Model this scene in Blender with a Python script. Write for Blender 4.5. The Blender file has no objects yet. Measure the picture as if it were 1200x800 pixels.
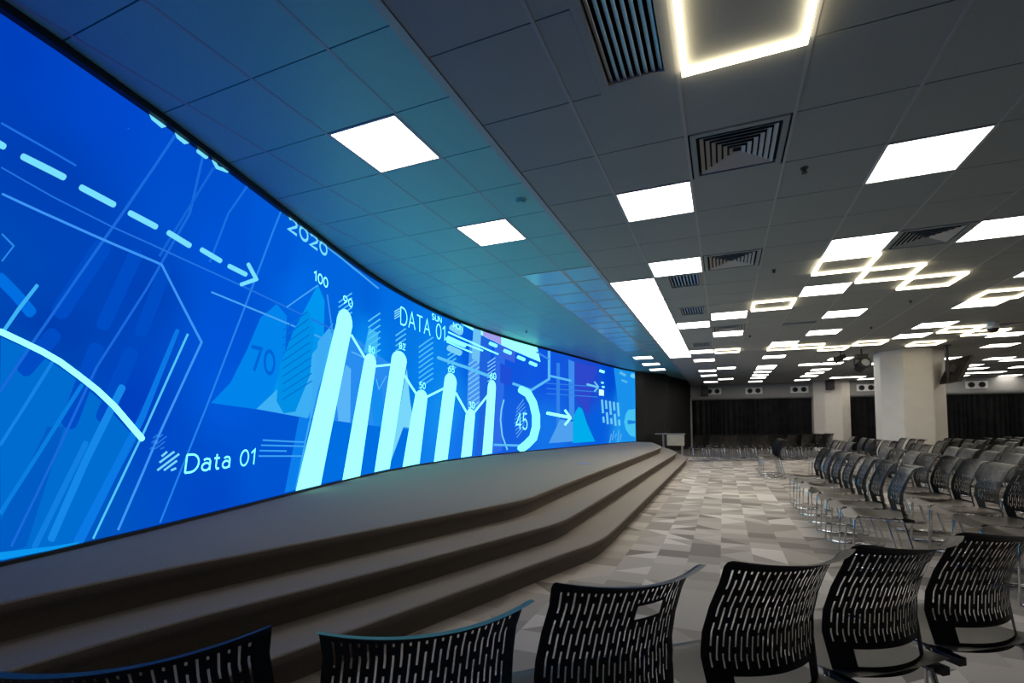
import bpy, bmesh, math, random
from mathutils import Vector, Matrix
random.seed(7)
sc = bpy.context.scene
COL = sc.collection

# ---------------------------------------------------------------- camera
cam_d = bpy.data.cameras.new('camera')
cam = bpy.data.objects.new('camera', cam_d)
COL.objects.link(cam)
F_PX, YAW, PITCH, ROLL = 560.34, 0.3846, 0.0495, -0.0033
cam_d.sensor_width = 36.0
cam_d.lens = F_PX / 1200 * 36.0
cam_d.shift_x = -20.66 / 1200
cam_d.shift_y = 69.66 / 1200
cam_d.clip_start = 0.05
cam_d.clip_end = 100
fw = Vector((-math.sin(YAW) * math.cos(PITCH), math.cos(YAW) * math.cos(PITCH), math.sin(PITCH)))
rt = Vector((math.cos(YAW), math.sin(YAW), 0))
up = rt.cross(fw)
c_, s_ = math.cos(ROLL), math.sin(ROLL)
rt2, up2 = c_ * rt + s_ * up, -s_ * rt + c_ * up
M = Matrix(((rt2.x, up2.x, -fw.x, 0), (rt2.y, up2.y, -fw.y, 0), (rt2.z, up2.z, -fw.z, 1.2), (0, 0, 0, 1)))
cam.matrix_world = M
sc.camera = cam

# ---------------------------------------------------------------- world, exposure
w = bpy.data.worlds.new('world'); sc.world = w; w.use_nodes = True
w.node_tree.nodes['Background'].inputs[0].default_value = (0.02, 0.025, 0.03, 1)
w.node_tree.nodes['Background'].inputs[1].default_value = 0.2
sc.view_settings.view_transform = 'Standard'
sc.view_settings.look = 'None'
sc.view_settings.exposure = 0.0
sc.view_settings.gamma = 1.0
sc.view_settings.use_curve_mapping = False
sc.cycles.use_denoising = True
sc.cycles.max_bounces = 8
sc.cycles.diffuse_bounces = 5
sc.cycles.glossy_bounces = 4
sc.cycles.sample_clamp_indirect = 6.0
sc.cycles.caustics_reflective = False
sc.cycles.caustics_refractive = False

PANEL_E = 7.5      # radiance of the square ceiling panels
RING_E = 6.5       # radiance of the ring lights
SCREEN_E = 1.0     # radiance scale of the video wall

# ---------------------------------------------------------------- helpers
def lin(c):
    return tuple(((v / 255) / 12.92 if v / 255 <= 0.04045 else ((v / 255 + 0.055) / 1.055) ** 2.4) for v in c)

def mat(name, rgb, rough=0.6, metal=0.0, spec=0.5, noise=0.0, nscale=40.0, bump=0.0, emit=None, estr=0.0):
    m = bpy.data.materials.new(name); m.use_nodes = True
    nt = m.node_tree; b = nt.nodes['Principled BSDF']
    b.inputs['Base Color'].default_value = (*rgb, 1)
    b.inputs['Roughness'].default_value = rough
    b.inputs['Metallic'].default_value = metal
    b.inputs['Specular IOR Level'].default_value = spec
    if emit:
        b.inputs['Emission Color'].default_value = (*emit, 1)
        b.inputs['Emission Strength'].default_value = estr
    if noise or bump:
        tc = nt.nodes.new('ShaderNodeTexCoord')
        n = nt.nodes.new('ShaderNodeTexNoise'); n.inputs['Scale'].default_value = nscale; n.inputs['Detail'].default_value = 3
        nt.links.new(tc.outputs['Object'], n.inputs['Vector'])
        if noise:
            r = nt.nodes.new('ShaderNodeMapRange')
            r.inputs['From Min'].default_value = 0.3; r.inputs['From Max'].default_value = 0.7
            r.inputs['To Min'].default_value = 1 - noise; r.inputs['To Max'].default_value = 1 + noise
            nt.links.new(n.outputs['Fac'], r.inputs['Value'])
            v = nt.nodes.new('ShaderNodeVectorMath'); v.operation = 'SCALE'
            v.inputs[0].default_value = rgb
            nt.links.new(r.outputs['Result'], v.inputs['Scale'])
            nt.links.new(v.outputs['Vector'], b.inputs['Base Color'])
        if bump:
            bp = nt.nodes.new('ShaderNodeBump'); bp.inputs['Strength'].default_value = bump; bp.inputs['Distance'].default_value = 0.004
            nt.links.new(n.outputs['Fac'], bp.inputs['Height']); nt.links.new(bp.outputs['Normal'], b.inputs['Normal'])
    return m

def emat(name, rgb, e):
    m = bpy.data.materials.new(name); m.use_nodes = True
    nt = m.node_tree; nt.nodes.clear()
    o = nt.nodes.new('ShaderNodeOutputMaterial'); em = nt.nodes.new('ShaderNodeEmission')
    em.inputs[0].default_value = (*rgb, 1); em.inputs[1].default_value = e
    nt.links.new(em.outputs[0], o.inputs[0])
    return m

MT = dict(
    tile=mat('ceiling_tile', (0.37, 0.385, 0.37), 0.75, noise=0.03, nscale=90, bump=0.05),
    stile=mat('stage_ceiling_tile_screen_tint', (0.24, 0.56, 0.52), 0.42, spec=0.6, noise=0.03, nscale=60),  # teal of the video wall's light is put into the tile colour
    gap=mat('ceiling_void', (0.03, 0.03, 0.035), 0.9),
    bar=mat('ceiling_bar', (0.42, 0.43, 0.44), 0.4),
    white=mat('white_paint', (0.8, 0.8, 0.78), 0.5, noise=0.03, nscale=5),
    fixture=mat('fixture_frame', (0.6, 0.6, 0.58), 0.45),
    panel=emat('panel_light', (1.0, 0.955, 0.865), PANEL_E),
    ring=emat('ring_light', (1.0, 0.86, 0.58), RING_E),
    offpanel=mat('unlit_diffuser_screen_tint', (0.36, 0.74, 0.86), 0.22, spec=0.8),  # white acrylic, coloured with the teal light thrown by the screen
    louver=mat('louver_metal', (0.5, 0.52, 0.53), 0.4, metal=0.3),
    dark=mat('vent_dark', (0.008, 0.008, 0.01), 0.9),
    black=mat('black_paint', (0.012, 0.012, 0.012), 0.55),
    blackwall=mat('black_wall', (0.006, 0.0055, 0.005), 0.7, noise=0.15, nscale=2),
    curtain=mat('curtain_fabric', (0.10, 0.10, 0.10), 0.9, noise=0.2, nscale=3),
    bulk=mat('bulkhead_paint', (0.30, 0.29, 0.28), 0.6, noise=0.04, nscale=3),
    column=mat('column_paint', (0.76, 0.70, 0.62), 0.5, noise=0.03, nscale=4),
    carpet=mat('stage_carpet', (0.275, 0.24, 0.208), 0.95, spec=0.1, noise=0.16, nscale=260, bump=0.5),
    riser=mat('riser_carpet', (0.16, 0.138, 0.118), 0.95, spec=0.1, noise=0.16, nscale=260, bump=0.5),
    plastic=mat('black_plastic', (0.050, 0.047, 0.044), 0.33, spec=0.35, noise=0.05, nscale=300, bump=0.1),
    seat=mat('seat_plastic_lit', (0.15, 0.13, 0.112), 0.45, spec=0.5, noise=0.08, nscale=200, bump=0.1),  # same plastic as the backs, lightened for light falling on upward faces
    chrome=mat('chrome', (0.75, 0.75, 0.76), 0.12, metal=1.0),
    metal=mat('dark_metal', (0.05, 0.05, 0.055), 0.4, metal=0.6),
    desk=mat('desk_laminate', (0.62, 0.52, 0.38), 0.45, noise=0.05, nscale=8),
    desktop=mat('desk_top', (0.30, 0.28, 0.26), 0.4),
    lens=mat('lens_glass', (0.35, 0.38, 0.42), 0.1, spec=0.9),
    domeg=mat('dome_glass', (0.02, 0.008, 0.01), 0.08, spec=0.9),
    tvback=mat('monitor_back', (0.014, 0.009, 0.007), 0.5),
    bezel=mat('bezel_black', (0.004, 0.004, 0.005), 0.5),
    edge=mat('edge_trim', (0.45, 0.48, 0.5), 0.35, metal=0.2),
)

def mesh_obj(name, bm, mats, parent=None, smooth=False):
    me = bpy.data.meshes.new(name)
    bmesh.ops.recalc_face_normals(bm, faces=bm.faces) if name not in ('display',) else None
    bm.to_mesh(me); bm.free()
    for m in (mats if isinstance(mats, (list, tuple)) else [mats]):
        me.materials.append(MT[m] if isinstance(m, str) else m)
    if smooth:
        for p in me.polygons: p.use_smooth = True
    o = bpy.data.objects.new(name, me); COL.objects.link(o)
    if parent: o.parent = parent
    return o

def box(bm, x0, x1, y0, y1, z0, z1, mi=0, M=None):
    vs = [bm.verts.new((x, y, z)) for z in (z0, z1) for y in (y0, y1) for x in (x0, x1)]
    if M is not None:
        for v in vs: v.co = M @ v.co
    for f in ((0, 2, 3, 1), (4, 5, 7, 6), (0, 1, 5, 4), (2, 6, 7, 3), (0, 4, 6, 2), (1, 3, 7, 5)):
        bm.faces.new([vs[i] for i in f]).material_index = mi
    return vs

def tube(bm, pts, r, seg=8, mi=0, closed=False):
    pts = [Vector(p) for p in pts]; rings = []
    n = len(pts)
    for i, p in enumerate(pts):
        if closed: d = pts[(i + 1) % n] - pts[i - 1]
        else: d = pts[min(i + 1, n - 1)] - pts[max(i - 1, 0)]
        d.normalize()
        a = d.orthogonal() if abs(d.z) > 0.9 else d.cross(Vector((0, 0, 1)))
        a.normalize(); b = d.cross(a)
        rings.append([bm.verts.new(p + (a * math.cos(t) + b * math.sin(t)) * r) for t in [2 * math.pi * k / seg for k in range(seg)]])
    # align successive rings
    for i in range(1, n):
        best = min(range(seg), key=lambda k: (rings[i][k].co - rings[i - 1][0].co - (pts[i] - pts[i - 1])).length)
        rings[i] = rings[i][best:] + rings[i][:best]
    for i in range(n if closed else n - 1):
        A, B = rings[i], rings[(i + 1) % n]
        for k in range(seg):
            bm.faces.new((A[k], A[(k + 1) % seg], B[(k + 1) % seg], B[k])).material_index = mi
    if not closed:
        bm.faces.new(rings[0][::-1]).material_index = mi; bm.faces.new(rings[-1]).material_index = mi

def disc(bm, c, r, h, seg=20, axis='z', mi=0, r2=None):
    r2 = r if r2 is None else r2
    R = {'z': Matrix.Identity(3), 'y': Matrix.Rotation(math.pi / 2, 3, 'X'), 'x': Matrix.Rotation(math.pi / 2, 3, 'Y')}[axis]
    A, B = [], []
    for k in range(seg):
        t = 2 * math.pi * k / seg
        A.append(bm.verts.new(Vector(c) + R @ Vector((r * math.cos(t), r * math.sin(t), -h / 2))))
        B.append(bm.verts.new(Vector(c) + R @ Vector((r2 * math.cos(t), r2 * math.sin(t), h / 2))))
    for k in range(seg):
        bm.faces.new((A[k], A[(k + 1) % seg], B[(k + 1) % seg], B[k])).material_index = mi
    bm.faces.new(A[::-1]).material_index = mi; bm.faces.new(B).material_index = mi

def tag(o, label, cat, group=None):
    o['label'] = label; o['category'] = cat
    if group: o['group'] = group
    return o

def thing(name, label, cat, loc=(0, 0, 0), rz=0.0, group=None):
    o = bpy.data.objects.new(name, None); COL.objects.link(o)
    o.empty_display_size = 0.1
    o.location = loc; o.rotation_euler = (0, 0, rz)
    return tag(o, label, cat, group)

def struct(name, bm, mats, smooth=False):
    o = mesh_obj(name, bm, mats, None, smooth); o['kind'] = 'structure'; return o

def dup(src, loc, rz, label, group):
    def cp(o, parent):
        c = o.copy(); COL.objects.link(c)
        c.parent = parent
        for ch in o.children: cp(ch, c)
        return c
    kids = list(src.children)
    r = src.copy(); COL.objects.link(r); r.location = loc; r.rotation_euler = (0, 0, rz)
    r['label'] = label; r['group'] = group
    for ch in kids: cp(ch, r)
    return r

ORD = ['nearest', 'second nearest', 'third nearest', 'fourth nearest', 'fifth nearest', 'sixth nearest', 'seventh nearest', 'eighth nearest', 'ninth nearest', 'tenth nearest', 'eleventh nearest', 'twelfth nearest', 'thirteenth nearest', 'fourteenth nearest', 'fifteenth nearest', 'sixteenth nearest', 'seventeenth nearest', 'eighteenth nearest', 'nineteenth nearest', 'twentieth nearest']
NTH = ['first', 'second', 'third', 'fourth', 'fifth', 'sixth', 'seventh', 'eighth', 'ninth', 'tenth', 'eleventh', 'twelfth', 'thirteenth', 'fourteenth', 'fifteenth', 'sixteenth', 'seventeenth', 'eighteenth', 'nineteenth', 'twentieth', 'twenty-first', 'twenty-second', 'twenty-third', 'twenty-fourth', 'twenty-fifth']

# ---- picture on the video wall, in metres along the wall and above the floor
CURVE=[[-3.13, -1.6], [-3.14, -1.001], [-3.16, -0.402], [-3.19, 0.196], [-3.247, 0.791], [-3.37, 1.378], [-3.516, 1.959], [-3.689, 2.532], [-3.874, 3.102], [-4.062, 3.671], [-4.245, 4.241], [-4.416, 4.816], [-4.569, 5.395], [-4.699, 5.98], [-4.803, 6.569], [-4.88, 7.164], [-4.927, 7.761], [-4.946, 8.36], [-4.938, 8.959], [-4.906, 9.557], [-4.853, 10.154], [-4.783, 10.749], [-4.7, 11.342], [-4.607, 11.934], [-4.507, 12.525], [-4.405, 13.115], [-4.302, 13.705], [-4.199, 14.295], [-4.099, 14.886], [-4.0, 15.477], [-3.902, 16.068], [-3.802, 16.659], [-3.695, 17.248], [-3.576, 17.835], [-3.437, 18.418], [-3.271, 18.994], [-3.224, 19.136]]
SHAPES=[
((0, 108, 208),1,[2.816,1.644,2.96,1.593,3.125,1.497,3.317,1.348,3.544,1.112,3.389,0.832,3.244,0.539,2.861,0.525]),
((0, 92, 196),2,[3.034,1.197,3.116,1.196,2.963,0.579,2.859,0.563,2.852,0.732]),
((120, 225, 255),3,[3.524,3.292,3.701,3.295,3.635,3.234,3.557,3.243]),
((120, 225, 255),3,[3.73,3.288,3.895,3.289,3.827,3.235,3.76,3.239]),
((0, 132, 236),1,[4.164,1.376,4.375,1.554,4.576,1.868,4.74,2.173,4.98,2.359,5.154,2.284,5.138,1.941,5.022,1.635,4.861,1.337]),
((0, 150, 240),2,[4.861,1.337,5.034,1.677,5.295,2.184,5.732,2.772,5.887,2.629,5.885,2.156,5.768,1.752,5.523,1.284]),
((0, 142, 230),3,[5.002,1.43,5.031,1.759,5.294,2.21,5.531,2.444,5.677,2.261,5.591,1.734,5.327,1.341,5.119,1.319]),
((60, 175, 245),2,[4.712,1.347,5.421,1.806,5.866,2.152,6.137,2.354,6.008,1.977,5.574,1.275]),
((40, 140, 240),1,[5.573,1.284,5.903,2.178,6.26,2.431,8.328,2.011,8.464,1.127]),
((0, 110, 225),1,[5.574,1.275,8.464,1.127,8.357,0.529,5.372,0.552]),
((20, 140, 240),2,[7.017,1.88,7.431,1.834,7.609,1.174,7.239,1.188]),
((90, 180, 248),2,[6.183,1.59,6.427,1.959,6.563,1.921,6.562,1.234,6.257,1.253]),
((60, 170, 245),2,[5.464,0.654,5.609,1.257,5.755,2.133,6.093,2.416,5.372,0.552,5.22,0.555]),
((120, 215, 250),3,[7.705,0.572,8.267,2.117,8.396,1.593,8.554,1.141,8.169,1.171]),
((172, 245, 255),5,[5.342,0.539,6.134,2.425,6.145,2.484,6.174,2.54,6.219,2.587,6.276,2.622,6.339,2.64,6.403,2.639,6.461,2.619,6.507,2.581,6.536,2.529,6.545,2.469,5.84,0.537]),
((172, 245, 255),5,[6.344,0.525,6.877,2.05,6.89,2.092,6.919,2.131,6.961,2.163,7.014,2.185,7.071,2.194,7.127,2.19,7.176,2.173,7.214,2.143,7.236,2.104,7.241,2.061,6.814,0.527]),
((172, 245, 255),5,[7.231,0.542,7.721,2.198,7.732,2.245,7.767,2.29,7.822,2.327,7.892,2.354,7.971,2.367,8.051,2.365,8.124,2.348,8.183,2.316,8.222,2.274,8.236,2.225,7.705,0.546]),
((172, 245, 255),5,[8.125,0.535,8.529,1.657,8.544,1.702,8.579,1.743,8.632,1.777,8.698,1.8,8.769,1.81,8.841,1.805,8.903,1.786,8.952,1.754,8.982,1.713,8.989,1.666,8.715,0.543]),
((172, 245, 255),5,[9.24,0.532,9.623,2.024,9.632,2.079,9.662,2.13,9.713,2.171,9.778,2.199,9.852,2.21,9.927,2.203,9.996,2.179,10.052,2.139,10.089,2.087,10.104,2.03,9.754,0.543]),
((172, 245, 255),5,[10.286,0.541,10.45,1.352,10.462,1.404,10.492,1.453,10.538,1.493,10.594,1.521,10.657,1.534,10.718,1.53,10.773,1.51,10.816,1.474,10.843,1.428,10.85,1.375,10.714,0.549]),
((172, 245, 255),5,[11.156,0.541,11.388,2.033,11.399,2.088,11.426,2.138,11.467,2.18,11.517,2.209,11.572,2.222,11.626,2.217,11.675,2.196,11.712,2.16,11.735,2.112,11.741,2.057,11.574,0.555]),
((70, 150, 240),2,[10.551,1.691,10.648,2.959,11.039,3.115,11.08,1.714,10.868,1.375,10.588,1.443]),
((60, 185, 245),1,[6.909,2.194,7.048,2.548,7.333,2.531,7.29,2.153]),
((30, 100, 222),1,[10.872,0.539,11.081,1.378,11.074,3.253,11.627,3.152,11.406,2.112,11.156,0.541]),
((45, 108, 232),1,[11.556,0.556,11.741,2.057,11.703,3.124,12.203,3.097,12.045,0.589]),
((165, 245, 250),3,[8.482,3.3,9.46,3.3,10.646,3.3,12.522,3.3,13.758,3.3,13.937,2.899,12.521,3.037,11.183,3.177,9.958,3.3,8.979,3.3]),
((165, 160, 240),4,[11.183,3.3,12.008,3.3,12.008,3.089,11.183,3.177]),
((110, 195, 245),4,[10.788,3.295,11.111,3.26,11.041,2.552,10.721,2.605]),
((30, 80, 215),1,[11.969,2.658,12.519,2.572,12.438,2.146,11.969,2.194]),
((60, 100, 225),1,[11.97,3.165,12.683,3.059,12.641,2.733,12.008,2.805]),
((80, 160, 240),2,[14.386,0.688,14.834,1.134,15.042,1.355,15.917,1.284,15.907,0.687]),
((0, 172, 236),3,[15.849,0.638,15.86,1.31,16.039,1.599,16.281,1.751,16.526,1.691,16.899,1.205,17.495,0.638]),
((50, 130, 235),1,[14.857,2.976,15.064,2.998,15.033,0.666,14.829,0.673]),
((60, 140, 238),1,[15.607,3.16,16.008,3.127,15.976,1.337,15.634,1.335]),
((45, 72, 205),1,[16.008,3.127,17.771,3.146,17.332,2.533,17.038,1.538,16.653,1.722,16.164,1.92]),
((220, 245, 255),4,[17.86,2.395,18.268,2.391,18.263,2.197,17.855,2.191]),
((25, 145, 236),1,[19.227,3.3,20.692,3.3,20.871,2.104,21.036,0.525,19.767,0.525,19.579,2.056]),
((70, 195, 242),3,[20.495,1.761,21.075,1.807,21.043,0.696,20.613,0.772,20.245,1.006,20.101,1.298,20.263,1.592]),
((20, 130, 225),4,[20.407,1.365,21.061,1.335,21.058,1.234,20.403,1.201]),
((10, 125, 235),2,[5.408,1.282,5.608,1.276,5.357,0.545,5.177,0.545])]
STRIPS=[
((20, 135, 232),2,[3.429,1.46,3.449,1.452,3.415,1.455,3.456,1.439,3.407,1.442,3.452,1.424,3.34,1.291,3.382,1.271,3.276,1.147,3.316,1.126,3.216,1.009,3.254,0.988,3.161,0.87,3.199,0.847,3.11,0.736,3.145,0.713,3.061,0.609,3.095,0.584,3.058,0.597,3.09,0.575,3.064,0.585,3.079,0.574]),
((15, 125, 225),2,[3.231,1.116,3.244,1.109,3.221,1.114,3.249,1.099,3.216,1.105,3.246,1.089,3.167,0.992,3.195,0.975,3.119,0.883,3.147,0.865,3.074,0.778,3.1,0.759,3.03,0.677,3.056,0.658,2.988,0.58,3.013,0.56,2.986,0.572,3.009,0.553,2.99,0.562,3.001,0.553]),
((10, 125, 225),2,[3.196,1.444,3.205,1.439,3.189,1.443,3.207,1.432,3.185,1.437,3.204,1.425,3.129,1.331,3.147,1.318,3.076,1.229,3.094,1.217,3.025,1.132,3.042,1.119,2.977,1.039,2.993,1.026,2.93,0.95,2.946,0.936,2.886,0.864,2.901,0.85,2.843,0.781,2.858,0.767,2.841,0.776,2.855,0.763,2.843,0.769,2.85,0.763]),
((20, 130, 230),2,[3.04,1.554,3.047,1.55,3.036,1.553,3.048,1.545,3.033,1.548,3.047,1.54,2.978,1.433,2.992,1.424,2.927,1.323,2.94,1.314,2.878,1.218,2.89,1.209,2.831,1.118,2.843,1.108,2.83,1.113,2.84,1.104,2.831,1.108,2.836,1.104]),
((10, 150, 240),3,[2.846,0.552,2.843,0.569,2.853,0.542,2.848,0.577,2.862,0.54,2.856,0.578,2.967,0.536,2.962,0.566,3.082,0.531,3.078,0.551,3.209,0.533,3.207,0.543,3.211,0.533,3.209,0.542,3.213,0.535,3.212,0.54]),
((172, 245, 255),4,[2.795,1.666,2.799,1.679,2.797,1.657,2.805,1.685,2.804,1.653,2.813,1.684,2.887,1.62,2.897,1.651,2.972,1.584,2.984,1.616,3.064,1.537,3.08,1.569,3.16,1.472,3.179,1.503,3.264,1.397,3.286,1.427,3.366,1.306,3.394,1.334,3.455,1.208,3.487,1.234,3.545,1.11,3.579,1.135,3.556,1.101,3.586,1.124,3.569,1.1,3.584,1.112]),
((0, 76, 196),1,[3.278,2.321,3.32,2.309,3.245,2.304,3.332,2.279,3.225,2.271,3.318,2.242,3.159,2.129,3.247,2.097,3.097,1.995,3.18,1.959,3.038,1.867,3.117,1.829,3.027,1.837,3.099,1.8,3.036,1.808,3.071,1.79]),
((0, 76, 196),1,[3.484,2.342,3.525,2.34,3.455,2.324,3.54,2.318,3.441,2.295,3.532,2.287,3.381,2.133,3.467,2.121,3.324,1.979,3.406,1.962,3.27,1.831,3.348,1.811,3.263,1.804,3.335,1.785,3.275,1.782,3.31,1.773]),
((0, 76, 196),1,[3.696,2.31,3.742,2.311,3.665,2.29,3.759,2.29,3.651,2.261,3.753,2.259,3.577,2.042,3.673,2.034,3.507,1.835,3.598,1.821,3.501,1.808,3.584,1.794,3.516,1.786,3.557,1.779]),
((0, 76, 196),1,[3.261,1.693,3.302,1.684,3.233,1.678,3.319,1.659,3.221,1.65,3.313,1.628,3.18,1.512,3.269,1.486,3.141,1.379,3.227,1.35,3.104,1.251,3.186,1.218,3.099,1.223,3.175,1.192,3.113,1.197,3.149,1.182]),
((0, 76, 196),1,[3.473,1.702,3.517,1.692,3.444,1.689,3.533,1.666,3.429,1.661,3.525,1.636,3.381,1.531,3.472,1.502,3.334,1.405,3.422,1.373,3.289,1.284,3.374,1.249,3.283,1.257,3.36,1.225,3.296,1.232,3.334,1.216]),
((0, 76, 196),1,[3.044,1.734,3.074,1.712,3.02,1.73,3.079,1.684,3.003,1.708,3.066,1.658,2.897,1.532,2.955,1.481,2.887,1.509,2.939,1.462,2.891,1.483,2.917,1.459]),
((0, 110, 225),1,[2.78,1.938,2.794,1.961,2.78,1.919,2.808,1.967,2.789,1.908,2.82,1.96,2.851,1.848,2.885,1.899,2.91,1.779,2.948,1.829,2.922,1.769,2.957,1.815,2.938,1.772,2.955,1.795]),
((60, 180, 245),3,[2.951,1.952,2.957,1.948,2.946,1.951,2.959,1.943,2.943,1.945,2.956,1.936,2.871,1.805,2.885,1.796,2.815,1.679,2.827,1.671,2.813,1.674,2.825,1.666,2.814,1.668,2.82,1.664]),
((40, 140, 235),3,[2.793,2.156,2.797,2.164,2.84,2.115,2.849,2.12,2.798,2.025,2.803,2.021]),
((25, 105, 220),2,[3.754,3.272,3.764,3.272,3.747,3.266,3.766,3.267,3.742,3.258,3.763,3.259,3.643,3.058,3.662,3.058,3.55,2.871,3.568,2.87,3.464,2.696,3.481,2.693,3.383,2.531,3.399,2.527,3.301,2.368,3.316,2.364,3.225,2.216,3.239,2.21,3.153,2.071,3.166,2.066,3.086,1.935,3.098,1.929,3.022,1.806,3.034,1.799,2.962,1.684,2.973,1.677,2.913,1.58,2.924,1.572,2.866,1.48,2.876,1.472,2.821,1.384,2.831,1.376,2.82,1.38,2.829,1.373,2.821,1.375,2.826,1.372]),
((25, 105, 220),2,[3.998,3.267,4.023,3.276,3.943,3.005,3.966,3.013,3.889,2.755,3.911,2.758,3.799,2.577,3.818,2.575,3.714,2.406,3.732,2.404,3.633,2.245,3.65,2.242,3.558,2.093,3.573,2.089,3.479,1.947,3.494,1.942,3.405,1.808,3.419,1.802,3.335,1.677,3.348,1.67,3.268,1.551,3.281,1.546,3.209,1.4,3.222,1.395,3.153,1.257,3.166,1.251,3.1,1.119,3.112,1.113,3.056,1.008,3.067,1.001,3.013,0.9,3.024,0.893,2.972,0.796,2.982,0.789,2.932,0.696,2.942,0.688,2.894,0.599,2.904,0.591]),
((20, 100, 215),2,[4.106,3.222,4.129,3.224,3.978,2.98,3.999,2.981,3.86,2.756,3.879,2.755,3.75,2.548,3.768,2.546,3.649,2.353,3.666,2.35]),
((25, 110, 225),2,[4.507,3.284,4.531,3.284,4.279,2.931,4.301,2.933,4.183,2.69,4.205,2.692,4.093,2.463,4.114,2.464]),
((35, 130, 235),2,[4.999,3.284,5.028,3.284,4.876,3.024,4.904,3.029,4.76,2.768,4.786,2.771,4.65,2.526,4.675,2.527,4.547,2.297,4.57,2.297,4.447,2.081,4.469,2.08,4.352,1.877,4.373,1.875,4.262,1.683,4.282,1.68,4.177,1.499,4.196,1.495,4.097,1.324,4.114,1.319,4.015,1.154,4.032,1.148,3.938,0.992,3.954,0.986,3.865,0.838,3.88,0.832,3.796,0.691,3.81,0.684,3.729,0.55,3.743,0.543]),
((30, 110, 225),2,[2.771,2.711,2.774,2.723,2.857,2.702,2.861,2.715,2.951,2.694,2.956,2.706,3.114,2.679,3.119,2.692]),
((35, 115, 225),2,[2.78,2.49,2.783,2.498,2.886,2.469,2.888,2.478,3.001,2.447,3.005,2.456,3.1,2.437,3.103,2.446,3.207,2.426,3.21,2.436,3.324,2.415,3.327,2.425,3.449,2.409,3.453,2.42,3.586,2.404,3.59,2.415,3.738,2.398,3.743,2.41,3.907,2.393,3.913,2.405,4.097,2.388,4.103,2.401,4.31,2.383,4.317,2.397,4.551,2.379,4.559,2.393,4.854,2.369,4.864,2.384,5.206,2.358,5.217,2.374,5.614,2.344,5.627,2.362,6.088,2.325,6.104,2.345]),
((70, 165, 245),2,[4.127,2.23,4.133,2.244,4.358,2.223,4.365,2.238,4.622,2.216,4.631,2.232,4.926,2.208,4.936,2.225,5.4,2.193,5.412,2.212,5.974,2.172,5.989,2.193]),
((70, 165, 245),3,[4.501,3.284,4.515,3.284,4.882,3.273,4.898,3.284,5.244,3.264,5.263,3.284,5.712,3.256,5.734,3.28,6.262,3.24,6.288,3.266,6.754,3.209,6.784,3.236,7.299,3.162,7.332,3.19]),
((55, 150, 240),2,[5.927,2.709,5.958,2.719,6.005,2.477,6.036,2.486,6.083,2.24,6.115,2.248]),
((70, 165, 245),2,[5.143,2.361,5.13,2.369,5.741,2.758,5.723,2.766]),
((60, 150, 245),3,[2.785,2.355,2.789,2.367,2.872,2.344,2.876,2.358,2.966,2.334,2.97,2.348,3.075,2.325,3.079,2.34,3.195,2.316,3.2,2.331,3.327,2.307,3.332,2.323,3.488,2.298,3.494,2.315,3.666,2.29,3.679,2.307,3.749,2.183,3.766,2.195,3.838,2.068,3.856,2.081,3.933,1.948,3.952,1.961,4.03,1.826,4.056,1.831,3.95,1.666,3.97,1.661,3.872,1.509,3.891,1.504,3.798,1.361,3.816,1.354,3.727,1.219,3.745,1.212,3.661,1.083,3.678,1.076,3.599,0.945,3.615,0.938,3.54,0.813,3.556,0.805,3.484,0.686,3.499,0.678,3.43,0.564,3.444,0.556]),
((80, 200, 250),3,[3.903,1.87,3.922,1.867,3.829,1.71,3.846,1.706,3.758,1.558,3.775,1.554,3.691,1.413,3.707,1.408,3.627,1.275,3.642,1.269,3.566,1.142,3.58,1.135,3.504,1.012,3.518,1.006,3.446,0.889,3.459,0.881,3.39,0.77,3.402,0.762,3.336,0.656,3.348,0.648,3.285,0.546,3.297,0.538]),
((10, 120, 228),2,[3.821,1.886,3.836,1.884,3.811,1.881,3.842,1.876,3.806,1.872,3.839,1.867,3.736,1.708,3.773,1.7,3.67,1.551,3.709,1.541,3.607,1.401,3.649,1.388,3.547,1.258,3.591,1.241,3.481,1.13,3.525,1.107,3.417,1.006,3.463,0.981,3.357,0.888,3.403,0.86,3.299,0.776,3.347,0.744,3.244,0.668,3.293,0.633,3.192,0.564,3.242,0.531,3.187,0.549,3.233,0.531,3.194,0.531,3.216,0.531]),
((10, 110, 225),2,[3.402,3.087,3.413,3.094,3.402,3.081,3.413,3.088]),
((120, 225, 255),3,[2.852,2.587,2.857,2.604,2.855,2.577,2.865,2.613,2.862,2.575,2.873,2.614,2.948,2.569,2.96,2.61,3.041,2.563,3.054,2.605,3.05,2.565,3.063,2.603,3.059,2.574,3.066,2.593]),
((120, 225, 255),3,[3.13,2.564,3.137,2.582,3.133,2.554,3.146,2.591,3.141,2.551,3.156,2.592,3.317,2.537,3.334,2.58,3.328,2.538,3.343,2.578,3.339,2.547,3.347,2.567]),
((120, 225, 255),3,[3.419,2.543,3.427,2.562,3.422,2.533,3.438,2.571,3.432,2.53,3.449,2.572,3.601,2.517,3.62,2.561,3.613,2.518,3.632,2.559,3.626,2.528,3.635,2.548]),
((120, 225, 255),3,[3.7,2.532,3.71,2.55,3.703,2.521,3.723,2.56,3.713,2.517,3.735,2.56,3.882,2.496,3.906,2.541,3.896,2.497,3.919,2.538,3.91,2.506,3.922,2.526]),
((120, 225, 255),3,[3.996,2.521,4.007,2.54,3.999,2.51,4.021,2.549,4.011,2.507,4.035,2.549,4.188,2.489,4.215,2.533,4.203,2.489,4.228,2.53,4.219,2.499,4.232,2.519]),
((120, 225, 255),3,[4.288,2.493,4.298,2.512,4.292,2.483,4.313,2.521,4.306,2.48,4.329,2.523,4.494,2.476,4.519,2.52,4.511,2.477,4.534,2.518,4.528,2.487,4.539,2.508]),
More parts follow.
